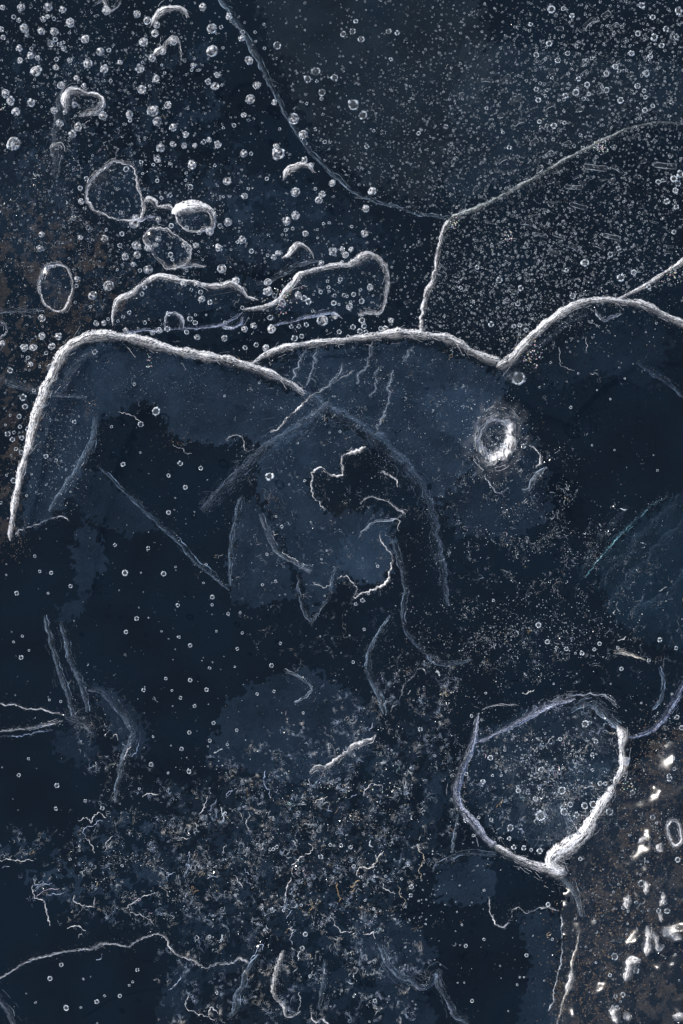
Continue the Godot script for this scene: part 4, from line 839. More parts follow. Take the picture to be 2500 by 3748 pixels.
	crack("ice_crack", "hazy grey-blue smear leading from the left edge to the arm", "crack", G, Z("D", [-20, 820, 60, 840, 130, 880, 220, 900, 320, 930, 430, 950, 560, 960]), [50, 60, 46, 44, 30, 26, 14], {"dens": 0.22, "fib": 1.2, "spk": 1.0, "tint": Color(0.95, 0.97, 1.0)})
	crack("ice_crack", "faint streaky line from the left edge to the oval ring", "crack", G, Z("D", [-20, 415, 80, 410, 180, 412, 280, 415]), [18, 20, 16, 8], {"dens": 0.2, "fib": 1.8, "spk": 0.8})
	crack("ice_crack", "pale curl cut off by the left edge under the oval ring", "crack", G, Z("D", [-10, 480, 20, 490, 42, 530, 20, 570, -10, 590]), [10, 14, 14, 12, 8], {"dens": 0.5, "fib": 1.2, "spk": 0.5, "tint": Color(0.85, 0.9, 1.0)})
	crack("ice_crack", "row of fine parallel beads inside the arm's bend", "crack", G, Z("D", [395, 915, 430, 840, 480, 770, 530, 720, 620, 690]), [24, 30, 30, 24, 16], {"dens": 0.08, "fib": 1.8, "spk": 3.0})
	for e in [[[1568, 1130, 1470, 1240, 1390, 1330], "first faint diagonal scratch right of the aqua line"], [[1575, 1190, 1500, 1270, 1440, 1340, 1390, 1400], "second faint diagonal scratch right of the aqua line"], [[1575, 1300, 1530, 1370, 1440, 1415], "lowest faint diagonal scratch near the right edge"], [[1440, 1160, 1370, 1260, 1330, 1330], "faint diagonal scratch just left of the aqua line"]]:
		crack("ice_scratch", e[1], "scratch", "diagonal scratches at the right", V(e[0]), [16, 40, 50, 20], {"dens": 0.05, "fib": 0.5, "spk": 0.8, "fw": 1.3, "edges": false, "jag": 16.0, "tint": Color(0.6, 0.82, 1.0)})
	crack("ice_streak", "vertical smeared streaks below the horseshoe-shaped pocket", "streak", "", Z("A", [405, 560, 385, 680, 372, 800, 362, 920, 360, 1040, 350, 1140]), [20, 40, 50, 46, 34, 16], {"dens": 0.1, "fib": 2.2, "spk": 0.8})

func build_pockets() -> void:
	pocket("big rounded loop of white rim right of the left edge's dark ice", Z("A", [740, 1022, 680, 1055, 620, 1110, 570, 1160, 547, 1220, 548, 1275, 590, 1330, 660, 1370, 740, 1400, 820, 1412, 890, 1400, 912, 1350, 905, 1280, 885, 1200, 870, 1120, 828, 1050]), [24, 18, 18, 18, 16, 16, 14, 10, 10, 14, 18, 10, 12, 12, 14, 20], {"closed": true, "dens": 0.85, "dl": [1, 1.1, 1.1, 0.9, 0.7, 0.6, 0.6, 0.9, 0.6, 0.6, 0.7, 0.8, 0.9], "tilt": -0.6, "fib": 1.2, "jag": 8.0})
	pocket("bean-shaped pocket with a brilliant white upper left cap", Z("A", [1125, 1370, 1145, 1335, 1200, 1322, 1280, 1322, 1335, 1345, 1358, 1400, 1345, 1450, 1290, 1472, 1210, 1472, 1160, 1440, 1135, 1410]), [44, 64, 64, 36, 24, 20, 18, 12, 12, 6, 10], {"closed": true, "dens": 1.0, "dl": [1.3, 1.6, 1.6, 1.0, 0.9, 0.7, 0.7, 0.5, 0.5, 0.5, 1.0], "tilt": -0.8, "fib": 1.0, "jag": 5.0})
	pocket("ragged dim loop hanging below the bean-shaped pocket", Z("A", [950, 1575, 928, 1510, 965, 1462, 1050, 1460, 1110, 1502, 1170, 1545, 1220, 1590, 1200, 1650, 1150, 1690, 1080, 1690, 1000, 1640]), [26, 20, 14, 12, 12, 14, 18, 24, 22, 6, 18], {"closed": true, "dens": 0.5, "dl": [1, 1, 0.9, 0.8, 0.8, 1.0, 1.0, 0.9, 0.4, 0.3, 0.9], "tilt": -0.5, "fib": 1.6, "jag": 10.0, "spk": 2.0})
	pocket("upright oval ring near the left edge above the arm", Z("D", [355, 112, 295, 130, 262, 180, 248, 260, 268, 340, 310, 392, 390, 418, 440, 370, 462, 290, 462, 210, 425, 140]), [24, 24, 20, 14, 12, 12, 20, 18, 10, 12, 24], {"closed": true, "dens": 0.75, "dl": [1.1, 1.1, 1, 0.9, 0.7, 0.6, 0.6, 0.4, 0.35, 0.5, 1.1], "tilt": -0.6, "fib": 1.2})
	pocket("long hat-shaped pocket with a white upper rim above the arm", Z("D", [720, 510, 726, 430, 742, 365, 765, 340, 830, 308, 900, 255, 960, 215, 1010, 195, 1080, 206, 1170, 230, 1260, 236, 1340, 255, 1420, 256, 1480, 246, 1540, 280]) + Z("E", [150, 275, 182, 322, 255, 346]), [10, 14, 26, 30, 24, 20, 26, 28, 26, 22, 22, 24, 22, 26, 28, 18, 12, 8], {"dens": 0.85, "dl": [0.7, 0.8, 1.2, 1.1, 1, 1, 1.1, 0.9, 0.7, 0.7, 0.8, 0.8, 0.8, 0.8, 0.8, 0.9], "tilt": -0.6, "fib": 1.4, "spk": 1.5})
	pocket("lavender lower rim line under the hat-shaped pocket", Z("D", [800, 548, 900, 535, 1000, 540, 1100, 530, 1180, 525, 1300, 516, 1420, 492, 1500, 460, 1545, 420]), [10, 16, 10, 6, 14, 16, 18, 14, 6], {"dens": 0.6, "dl": [0.8, 1, 0.6, 0.4, 1, 1, 1, 0.6], "tilt": 0.5, "fib": 0.9, "roof": false, "tint": Color(0.72, 0.8, 1.0)})
	pocket("small hooked fin at the right end of the hat pocket's lower line", Z("E", [0, 495, 50, 512, 100, 515, 140, 490, 156, 450]), [12, 22, 24, 22, 6], {"dens": 0.75, "tilt": 0.5, "fib": 0.6, "roof": false, "tint": Color(0.78, 0.84, 1.0)})
	pocket("small arch standing on the hat pocket's lower line", Z("D", [1052, 525, 1058, 460, 1085, 436, 1130, 440, 1155, 470, 1166, 525]), [10, 14, 12, 16, 24, 16], {"dens": 0.5, "tilt": -0.4, "fib": 1.2, "roof": false, "tint": Color(0.85, 0.9, 1.0)})
	pocket("flag-shaped pocket with a bright rust-tinged diagonal edge", Z("E", [150, 408, 250, 402, 310, 385, 380, 350, 430, 300, 470, 250, 510, 192, 560, 172, 640, 150, 720, 130, 820, 125, 880, 95, 940, 62, 1000, 80, 1060, 140, 1075, 220, 1070, 300, 1050, 388, 1020, 425, 960, 425, 890, 435]), [12, 16, 20, 24, 26, 32, 30, 20, 22, 22, 20, 30, 44, 30, 26, 22, 22, 20, 16, 22, 18], {"dens": 0.9, "dl": [0.4, 0.6, 0.9, 1.2, 1.2, 1.2, 1.0, 0.9, 0.9, 1.0, 0.6, 0.5, 0.5, 0.5, 0.5, 0.5, 0.6, 0.6, 0.6, 0.7], "tilt": -0.6, "fib": 1.5, "spk": 2.5})
	pocket("lavender lower rim line of the flag-shaped pocket", Z("E", [340, 510, 400, 492, 480, 478, 560, 450, 650, 430, 740, 425, 790, 462]), [8, 14, 16, 20, 18, 18, 8], {"dens": 0.6, "tilt": 0.5, "fib": 0.8, "roof": false, "tint": Color(0.74, 0.82, 1.0)})
	pocket("topmost arched pocket with a white crown", Z("A", [965, 165, 985, 130, 1010, 92, 1060, 62, 1110, 52, 1165, 65, 1205, 112]), [16, 30, 34, 26, 20, 22, 10], {"dens": 0.9, "dl": [0.9, 1.1, 1.0, 0.8, 0.7, 0.8, 0.4], "tilt": -0.6, "fib": 1.2, "roof": false})
	pocket("second arched pocket, smaller and dimmer, under the topmost one", Z("A", [975, 360, 1010, 330, 1045, 308, 1065, 268, 1105, 242, 1138, 280, 1152, 330, 1155, 385]), [22, 30, 26, 16, 22, 12, 10, 6], {"dens": 0.55, "dl": [1, 1.2, 0.8, 0.7, 0.8, 0.5, 0.5], "tilt": -0.5, "fib": 1.3, "roof": false})
	pocket("horseshoe-shaped pocket with a thick frosty left limb", Z("A", [430, 700, 420, 640, 445, 592, 490, 580, 545, 600, 610, 605, 645, 640, 625, 695, 560, 715, 500, 740]), [30, 44, 40, 26, 20, 26, 40, 36, 30, 16], {"dens": 0.6, "dl": [0.9, 1.1, 1.1, 0.9, 0.6, 0.7, 0.9, 0.8, 0.6, 0.6], "tilt": -0.5, "fib": 2.2, "spk": 1.5, "roof": false})
	pocket("dim crescent below the streaks near the left edge", Z("A", [315, 950, 345, 925, 385, 912, 410, 940, 412, 965]), [12, 24, 16, 10, 6], {"dens": 0.4, "tilt": -0.5, "fib": 1.2, "roof": false})
	pocket("lumpy white bridge between the loop and the bean-shaped pocket", Z("A", [915, 1290, 950, 1275, 980, 1290, 1000, 1322, 1040, 1322, 1080, 1318, 1112, 1358]), [16, 24, 28, 16, 18, 20, 10], {"dens": 0.7, "tilt": -0.4, "fib": 1.0, "roof": false})
	pocket("violet lump of rim under the big rounded loop", Z("A", [820, 1400, 860, 1385, 900, 1400, 940, 1385, 990, 1378]), [16, 30, 26, 18, 8], {"dens": 0.55, "tilt": 0.4, "fib": 0.9, "roof": false, "tint": Color(0.85, 0.88, 1.0)})
	pocket("shattered bright shards below the ragged loop", Z("A", [1100, 1690, 1170, 1690, 1230, 1680, 1280, 1695, 1315, 1698]), [10, 16, 34, 22, 4], {"dens": 0.75, "fib": 0.8, "spk": 2.0, "jag": 9.0, "roof": false})
	pocket("upper bright crescent right of the bubbles, below the grey curve", Z("B", [412, 1150, 440, 1100, 480, 1072, 530, 1055, 575, 1060, 615, 1100]), [12, 26, 30, 26, 18, 8], {"dens": 0.85, "dl": [0.7, 1.1, 1.1, 1.1, 0.7, 0.4], "tilt": -0.6, "fib": 1.0, "roof": false})
	pocket("lower bright crescent above the flag-shaped pocket", Z("B", [400, 1650, 440, 1630, 470, 1595, 510, 1562, 555, 1575, 590, 1610, 605, 1650]), [8, 22, 34, 30, 12, 10, 6], {"dens": 0.85, "dl": [0.5, 1.1, 1.2, 1.1, 0.5, 0.5, 0.3], "tilt": -0.6, "fib": 1.0, "roof": false})
	pocket("long faint wisp left of the flag-shaped pocket", Z("E", [240, 245, 330, 225, 400, 180, 470, 140, 560, 110, 640, 90]), [10, 16, 18, 18, 14, 8], {"dens": 0.16, "fib": 2.4, "spk": 1.2, "roof": false})
	pocket("broken wisp at the top edge left of the arched pockets", Z("A", [590, 40, 630, 10, 660, 0, 700, 60, 750, 40, 770, 0]), [10, 18, 20, 20, 14, 10], {"dens": 0.4, "fib": 1.4, "spk": 1.5, "roof": false})
	pocket("bright oval loop near the right edge in the grit", Z("L", [1490, 440, 1462, 480, 1470, 540, 1500, 600, 1540, 605, 1562, 560, 1550, 490, 1530, 445]), [26, 18, 20, 18, 16, 14, 14, 24], {"closed": true, "dens": 0.85, "tilt": -0.5, "fib": 1.4})

func build_crater() -> void:
	var c := Vector2(1600, 900) + Vector2(375, 1235) * ZK
	var deep := 0.004
	var base := at(c.x, c.y, deep)
	var root := thing("ice_crater", base, "bright white-walled oval crater right of centre under the wavy crack", "crater")
	var nu := 120
	var prof := [[2.4, 0.0, 0.0], [2.0, 0.0, 0.02], [1.75, -0.0005, 0.03], [1.55, -0.001, 0.04], [1.42, -0.0015, 0.06], [1.32, -0.0015, 0.1], [1.24, -0.001, 0.2], [1.16, 0.001, 0.5], [1.08, 0.004, 0.8], [1.0, 0.008, 0.95], [0.93, 0.012, 0.95], [0.87, 0.0155, 0.75], [0.8, 0.0185, 0.4], [0.72, 0.0205, 0.12], [0.6, 0.0215, 0.08], [0.4, 0.022, 0.06], [0.15, 0.022, 0.06]]
	var mb := MB.new()
	for r in prof.size():
		for q in nu:
			var ph := TAU * q / nu
			var e: Array = prof[r]
			var n1 := nz.get_noise_2d(cos(ph) * 70.0 + r * 30.0, sin(ph) * 70.0)
			var n2 := nf.get_noise_2d(cos(ph) * 55.0 + r * 61.0, sin(ph) * 55.0)
			var rad: float = e[0] * (1.0 + 0.22 * nz.get_noise_2d(cos(ph) * 70.0, sin(ph) * 70.0 + 9.0) + 0.06 * n2)
			var p := Vector2(cos(ph) * 54.0, sin(ph) * 70.0) * rad
			p = p.rotated(0.2) + Vector2(-10.0, -12.0) * clampf((1.25 - e[0]) / 0.4, 0.0, 1.0)
			mb.v.append(at(c.x + p.x, c.y + p.y, maxf(0.0007, deep + e[1] + 0.0016 * n1 + 0.0012 * n2)) - base)
			mb.c.append(Color(1, 1, 1, clampf(e[2] * (0.85 + 1.3 * n1 + 1.2 * n2 + rng.randf_range(-0.5, 0.5)), 0.0, 0.97)))
	for r in prof.size() - 1:
		for q in nu:
			var q2 := (q + 1) % nu
			var a0 := r * nu
			var a1 := a0 + nu
			mb.i.append_array(PackedInt32Array([a0 + q, a1 + q, a0 + q2, a0 + q2, a1 + q, a1 + q2]))
	part(root, "wall", mb.mesh(M.white))
	var fb := MB.new()
	for f in 45:
		var ph := rng.randf() * TAU
		var rad := rng.randf_range(0.9, 1.9)
		var pp := PackedVector3Array()
		var rr := PackedFloat32Array()
		for e in rng.randi_range(4, 10):
			var p := (Vector2(cos(ph) * 54.0, sin(ph) * 70.0) * rad).rotated(0.2)
			pp.append(at(c.x + p.x, c.y + p.y, 0.0035 + maxf(0.0, 1.1 - rad) * 0.02) - base)
			rr.append(S * rng.randf_range(0.5, 1.3))
			ph += 0.07
			rad += rng.randfn(0.0, 0.02)
		fb.tube(pp, rr, 3, Color(1, 1, 1, rng.randf_range(0.08, 0.4)))
	part(root, "frost_fibres", fb.mesh(M.white), "stuff")
	var list := []
	for f in 420:
		var ph := rng.randf() * TAU
		var rad := sqrt(rng.randf()) * 0.75 if f < 130 else rng.randf_range(1.1, 2.6)
		var p := (Vector2(cos(ph) * 54.0, sin(ph) * 70.0) * rad).rotated(0.2)
		list.append([c + p, rng.randf_range(1.0, 2.6), 0.012 if rad < 0.8 else 0.004, fleck_colour(0.03)])
	var mm := flecks(list, base)
	mm.name = "frost_specks"
	mm.set_meta("kind", "stuff")
	root.add_child(mm)

func build_melt() -> void:
	# rounded glossy ridges where the surface has melted and frozen again
	var k := 0
	for e in [[[1340, 1115, 1350, 1170, 1345, 1235, 1335, 1310], 20, "tall glossy melt ridge with a bright left edge at bottom right"], [[1300, 1335, 1240, 1345, 1222, 1400, 1200, 1470], 22, "elbow-shaped glossy melt ridge at bottom right"], [[1225, 920, 1210, 970, 1215, 1010], 20, "short pale melt ridge below the bubbly grit"], [[1420, 1020, 1425, 1060, 1430, 1090], 14, "small melt ridge left of the round bubbles in the grit"], [[1440, 1180, 1480, 1150, 1520, 1180, 1560, 1200], 26, "broad shiny melt ridge near the right edge"], [[1380, 1150, 1400, 1210, 1410, 1260, 1450, 1245], 13, "thin hooked melt ridge between the larger two"], [[1120, 1620, 1130, 1680, 1150, 1740], 20, "pale melt ridge meeting the bottom edge in the grit"], [[1430, 590, 1415, 620, 1440, 640], 18, "lavender melt lump below the bright oval loop"], [[1280, 590, 1310, 570, 1350, 548], 14, "rainbow-tinted melt sliver left of the bright oval loop"], [[1185, 1700, 1215, 1690, 1225, 1720], 26, "round melt lump at the bottom edge"], [[860, 1400, 850, 1470, 820, 1545], 15, "slim melt ridge on the left border of the grit"], [[1330, 920, 1340, 870, 1330, 830], 14, "dim melt ridge above the larger ridges"], [[1500, 1690, 1540, 1700, 1580, 1680], 22, "melt ridge in the bottom right corner"], [[1440, 900, 1445, 950, 1420, 990], 16, "upright dim melt ridge above the small one"]]:
		var line := Z("L", e[0])
		var p := smooth_path(line, 3.0)
		var root := crack("melt_ridge", e[2], "melt ridge", "glossy melt ridges in the grit", line, [e[1] * 0.8, e[1] * 1.9, e[1] * 1.1, e[1] * 1.7, e[1] * 0.7], {"dens": 1.5, "dl": [0.8, 1.2, 0.6, 1.2, 0.8], "tilt": 0.9 if e[0][1] < e[0][-1] else -0.9, "fib": 0.4, "spk": 0.6, "deep": 0.004, "tint": Color(1.0, 0.98, 0.95)})
		var base := root.position
		var mb := MB.new()
		var pp := PackedVector3Array()
		var rr := PackedFloat32Array()
		for q in p.size():
			var en := minf(1.0, (minf(q, p.size() - 1 - q) + 0.5) / 8.0)
			pp.append(at(p[q].x, p[q].y, 0.002) - base)
			rr.append(S * e[1] * 1.9 * ZK * (0.9 + 0.6 * nz.get_noise_2d(q * 9.0, k * 70.0)) * sqrt(en))
		mb.tube(pp, rr, 12, Color(1, 1, 1), true)
		part(root, "body", mb.mesh(M.wet))
		k += 1

func build_specks() -> void:
	# [x, y, rx, ry, count, smallest, largest, share of odd colours]
	var sets := [
		["fine white frost specks glittering in the bubbly upper left ice", [[330, 330, 500, 460, 1500, 0.9, 2.6, 0.05], [700, 850, 700, 330, 1600, 0.9, 2.4, 0.03], [250, 900, 330, 300, 1400, 0.9, 2.6, 0.12], [120, 60, 300, 200, 500, 0.9, 2.4, 0.05]]],
		["fine pale frost specks through the upper right bubbly ice", [[2150, 500, 700, 560, 2400, 0.8, 2.2, 0.08], [2000, 1000, 560, 250, 2200, 0.9, 2.4, 0.07], [1500, 500, 400, 450, 900, 0.8, 1.8, 0.1], [1900, 1200, 330, 120, 700, 0.9, 2.4, 0.08]]],
		["dust of frost specks on the blue film below the arm", [[500, 1420, 420, 180, 1500, 0.6, 1.5, 0.03], [200, 1650, 150, 300, 1400, 0.6, 1.6, 0.02], [1400, 1450, 500, 260, 2600, 0.6, 1.8, 0.03], [1200, 1750, 600, 400, 1500, 0.6, 1.6, 0.02]]],
		["frost crumbs scattered round the crater and below it", [[1900, 1800, 330, 260, 1100, 0.8, 2.2, 0.04], [1950, 1980, 420, 130, 900, 0.8, 2.4, 0.05], [2150, 2050, 300, 260, 500, 0.8, 1.8, 0.04]]],
		["glittering frost dust between centre and the ring crack", [[1850, 2360, 380, 190, 2000, 0.8, 2.2, 0.09], [1620, 2520, 330, 260, 1100, 0.8, 2.2, 0.09], [2050, 2300, 300, 200, 500, 0.8, 2.0, 0.05]]],
		["frost specks filling the inside of the ring crack", [[1990, 2840, 250, 220, 2000, 0.8, 2.6, 0.05], [2100, 2980, 140, 110, 800, 0.9, 3.0, 0.05]]],
		["glinting debris of frost chips in the lower middle", [[1150, 3030, 560, 300, 1870, 0.9, 3.0, 0.13], [1000, 3250, 500, 250, 990, 0.9, 2.8, 0.12], [1350, 2850, 400, 200, 825, 0.9, 2.8, 0.12], [1150, 3480, 400, 200, 550, 0.9, 2.4, 0.06], [650, 3200, 420, 250, 770, 0.8, 2.4, 0.08], [350, 3180, 280, 130, 385, 0.8, 2.4, 0.08], [480, 3050, 160, 160, 220, 0.8, 2.4, 0.06]]],
		["sparse fine specks in the bare dark ice at lower left", [[500, 2500, 800, 600, 500, 0.6, 1.2, 0.02], [1900, 3500, 330, 280, 300, 0.6, 1.3, 0.02], [2150, 1600, 420, 300, 300, 0.6, 1.2, 0.02]]],
		["bright chips and specks among the grit at lower right", [[2300, 3200, 260, 420, 1000, 0.8, 2.4, 0.15], [2350, 2980, 220, 220, 600, 0.8, 2.4, 0.15], [2400, 2700, 160, 160, 400, 0.9, 2.6, 0.12]]],
	]
	for s in sets:
		var list := []
		for e in s[1]:
			for k in e[4]:
				var p := in_spot(e)
				if p.x < -250 or p.x > 2750 or p.y < -250 or p.y > 4000:
					continue
				# specks lie in drifts, with bare gaps between
				if nz.get_noise_2d(p.x * 0.8, p.y * 0.8 + 700.0) + 0.4 * nz.get_noise_2d(p.x * 2.0, p.y * 2.0) < rng.randf_range(-0.25, 0.2):
					continue
				var u := rng.randf()
				list.append([p, lerpf(e[5], e[6], u * u), rng.randf_range(0.001, 0.03), fleck_colour(e[7])])
		var o := flecks(list, Vector3.ZERO)
		o.name = numbered("frost_specks")
		add_child(o)
		tag(o, s[0], "frost specks", "", "stuff")
	# brown silt and ochre grit
	var browns := [Color(0.07, 0.055, 0.04), Color(0.11, 0.088, 0.065), Color(0.05, 0.044, 0.04), Color(0.13, 0.1, 0.065), Color(0.14, 0.13, 0.115), Color(0.1, 0.06, 0.04)]
	var gm: ArrayMesh = fleck_mesh.duplicate()
	gm.surface_set_material(0, M.grain)
	for s in [["brown silt clumps under the ice at the left edge", [[170, 880, 240, 420, 2600, 1.0, 3.6], [150, 1350, 130, 300, 1500, 1.0, 3.4], [350, 1120, 240, 120, 1200, 1.0, 3.4], [60, 1950, 60, 130, 900, 0.9, 2.6], [30, 1750, 50, 120, 600, 0.9, 2.6]], 0.14], ["crusty brown grit in the lower right corner", [[2260, 3400, 230, 330, 8000, 1.0, 4.0], [2400, 3050, 180, 300, 3000, 1.0, 3.6], [2150, 3650, 150, 180, 4000, 1.0, 3.6], [2420, 2760, 130, 160, 2600, 1.0, 3.4]], 0.1], ["scattered tan flecks in the upper right ice", [[2000, 600, 650, 600, 900, 0.9, 2.6], [1350, 500, 500, 450, 350, 0.8, 2.0], [1900, 1150, 350, 150, 300, 0.9, 2.4]], 9.0], ["scattered ochre flecks in the debris field", [[1230, 3120, 330, 280, 700, 1.0, 3.2], [1560, 2500, 280, 300, 350, 0.9, 2.4], [850, 3080, 300, 220, 300, 0.9, 2.6]], 9.0], ["dark brown scabs on the blue film under the arm", [[650, 1610, 90, 40, 400, 0.9, 2.2], [1000, 1830, 30, 60, 300, 0.9, 2.4], [330, 1500, 24, 50, 300, 0.9, 2.2]], 0.15]]:
		var list := []
		for e in s[1]:
			for k in e[4]:
				var p := in_spot(e)
				if p.x < -250 or p.x > 2750 or p.y < -250 or p.y > 4000:
					continue
				if absf(nz.get_noise_2d(p.x * 2.2 + 50.0, p.y * 2.2)) > s[2] * rng.randf_range(0.4, 1.6):
					continue
				list.append([p, lerpf(e[5], e[6], pow(rng.randf(), 2.0)), rng.randf_range(0.002, 0.012), browns[rng.randi() % 6] * rng.randf_range(0.6, 1.5)])
		var o := flecks(list, Vector3.ZERO, gm)
		o.name = numbered("silt_grains")
		add_child(o)
		tag(o, s[0], "silt", "", "stuff")

# Crinkled films of frost seen edge-on: thin wriggling lines along which a rough sheet meets the ice.
func veins(label: String, zone: PackedVector2Array, levels: Array, scale: float, a_most: float, seed_at: float) -> void:
	var cell := 4.0
	var lo := Vector2(1e9, 1e9)
	var hi := -lo
	for p in zone:
		lo = lo.min(p)
		hi = hi.max(p)
	var nx := int((hi.x - lo.x) / cell)
	var ny := int((hi.y - lo.y) / cell)
	var f := PackedFloat32Array()
	f.resize((nx + 1) * (ny + 1))
	for j in ny + 1:
		for q in nx + 1:
			var p := lo + Vector2(q, j) * cell
			f[j * (nx + 1) + q] = nz.get_noise_2d(p.x * scale + seed_at, p.y * scale * 0.75) + 0.2 * nf.get_noise_2d(p.x * scale * 0.8, p.y * scale * 0.8 + seed_at)
	var mb := MB.new()
	for j in ny:
		for q in nx:
			var p := lo + Vector2(q + 0.5, j + 0.5) * cell
			var here := 0.8 * nz.get_noise_2d(p.x * 0.8, p.y * 0.8 + 700.0) + 0.5 * nz.get_noise_2d(p.x * 1.6 + 900.0, p.y * 1.6 + seed_at)
			if here < -0.1:
				continue
			var wp := p + 60.0 * Vector2(nz.get_noise_2d(p.x, p.y), nz.get_noise_2d(p.x + 300.0, p.y))
			var v0 := f[j * (nx + 1) + q]
			var v1 := f[j * (nx + 1) + q + 1]
			var v2 := f[(j + 1) * (nx + 1) + q + 1]
			var v3 := f[(j + 1) * (nx + 1) + q]
			for l in levels:
				var hits := PackedVector2Array()
				if (v0 < l) != (v1 < l): hits.append(lo + Vector2(q + (l - v0) / (v1 - v0), j) * cell)
				if (v1 < l) != (v2 < l): hits.append(lo + Vector2(q + 1, j + (l - v1) / (v2 - v1)) * cell)
				if (v3 < l) != (v2 < l): hits.append(lo + Vector2(q + (l - v3) / (v2 - v3), j + 1) * cell)
				if (v0 < l) != (v3 < l): hits.append(lo + Vector2(q, j + (l - v0) / (v3 - v0)) * cell)
				if hits.size() != 2 or not Geometry2D.is_point_in_polygon(wp, zone):
					continue
				var t := clampf((here + 0.1) * 2.2, 0.0, 1.0) * (0.3 + 1.1 * nf.get_noise_2d(p.x * 0.8, p.y * 0.8 + seed_at))
				var a := clampf(a_most * t * (3.0 if rng.randf() < 0.03 else 1.0), 0.0, 0.95)
				var deep := 0.008 + 0.006 * nz.get_noise_2d(p.x * 0.5, p.y * 0.5 + 40.0)
				var warm := nz.get_noise_2d(p.x * 0.7 + 60.0, p.y * 0.7 + 500.0)
				if a < 0.015:
					continue
				var r := S * clampf(0.7 + 1.2 * nf.get_noise_2d(p.x * 1.1 + 90.0, p.y * 1.1), 0.3, 1.3)
				mb.tube(PackedVector3Array([at(hits[0].x, hits[0].y, deep), at(hits[1].x, hits[1].y, deep + 0.0003)]), PackedFloat32Array([r, r]), 3, Color(1.0, 0.95, 0.86, a) if warm > 0.3 else Color(0.66, 0.8, 1.0, a) if warm < 0.05 else Color(0.9, 0.96, 1.0, a))
	var o := MeshInstance3D.new()
	o.name = numbered("frost_veins")
	o.mesh = mb.mesh(M.white)
	add_child(o)
	tag(o, label, "frost veins", "", "stuff")

func build_veins() -> void:
	veins("web of crinkled frost veins across the lower middle debris", V([380, 1790, 520, 1710, 700, 1650, 900, 1540, 1040, 1480, 1060, 1700, 1050, 1950, 960, 2020, 900, 2120, 1000, 2220, 920, 2360, 640, 2400, 380, 2400, 370, 2180, 430, 2080, 330, 1990]), [-0.3, -0.2, -0.1, 0.0, 0.1, 0.2, 0.3], 1.0, 0.34, 10.0)
	veins("web of crinkled frost veins along the lower left", V([-20, 1960, 0, 1890, 180, 1920, 220, 1850, 170, 1680, 250, 1640, 350, 1760, 400, 1900, 380, 2080, 420, 2160, 300, 2130, 180, 2150, 60, 2030]), [-0.25, -0.1, 0.05, 0.2], 1.0, 0.34, 70.0)
	veins("faint crinkled veins round the crater and down the right", V([960, 900, 1100, 860, 1250, 1000, 1330, 1180, 1500, 1280, 1590, 1380, 1590, 1560, 1350, 1570, 1100, 1600, 1040, 1480, 1050, 1280, 1000, 1120]), [-0.1, 0.1], 1.1, 0.2, 130.0)
	veins("faint crinkled veins over the silt at the left edge", V([-20, 330, 180, 330, 280, 460, 270, 620, 230, 740, 120, 800, -20, 820]), [0.0], 1.8, 0.22, 190.0)
	veins("faint crinkled veins in the blue film in the centre", V([560, 1030, 760, 960, 900, 1040, 960, 1180, 930, 1420, 1000, 1480, 850, 1640, 640, 1620, 540, 1400]), [0.0, 0.2], 1.0, 0.16, 250.0)
	veins("fine hatching of frost veins inside the ring crack", V([1080, 1700, 1200, 1630, 1330, 1610, 1430, 1690, 1430, 1780, 1340, 1880, 1240, 1960, 1120, 1900, 1060, 1800]), [-0.15, 0.0, 0.15], 2.4, 0.35, 310.0)

func build_glints() -> void:
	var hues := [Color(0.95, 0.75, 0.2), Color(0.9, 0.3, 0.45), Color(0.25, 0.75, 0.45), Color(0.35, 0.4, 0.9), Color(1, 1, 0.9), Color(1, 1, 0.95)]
	for e in [["rainbow glints at the bend of the faint upper right crack", "C", 1055, 935, 26, 18, 120], ["rainbow glints at the top of the upright crack", "C", 105, 1430, 22, 20, 80], ["pale glints right of the upright crack's top", "C", 455, 1510, 18, 14, 40], ["rainbow glints on the branch to the right edge", "F", 1510, 180, 50, 26, 120], ["rainbow glints along the flag pocket's bright diagonal", "E", 420, 330, 60, 60, 130], ["rainbow glints spilling from the dip of the wavy crack", "F", 600, 680, 44, 50, 150], ["rainbow sliver in the grit", "L", 1315, 568, 22, 10, 60], ["green glint streak inside the arm's bend", "D", 950, 745, 12, 34, 50], ["blue glint at the left edge", "A", 12, 690, 14, 10, 30], ["coloured glints among the debris", "K", 900, 240, 120, 22, 60], ["coloured glints beside the ring crack's right side", "L", 1220, 215, 24, 22, 50]]:
		var list := []
		var c: Vector2 = ORIGIN[e[1]] + Vector2(e[2], e[3]) * ZK
		for k in int(e[6] * 0.5):
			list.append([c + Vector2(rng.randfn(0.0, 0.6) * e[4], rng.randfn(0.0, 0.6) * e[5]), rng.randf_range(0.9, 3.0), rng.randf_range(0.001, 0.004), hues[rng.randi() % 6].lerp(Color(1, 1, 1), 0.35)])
		var o := flecks(list, Vector3.ZERO)
		o.name = numbered("rainbow_glints")
		add_child(o)
		tag(o, e[0], "glints", "rainbow glints in the ice", "stuff")

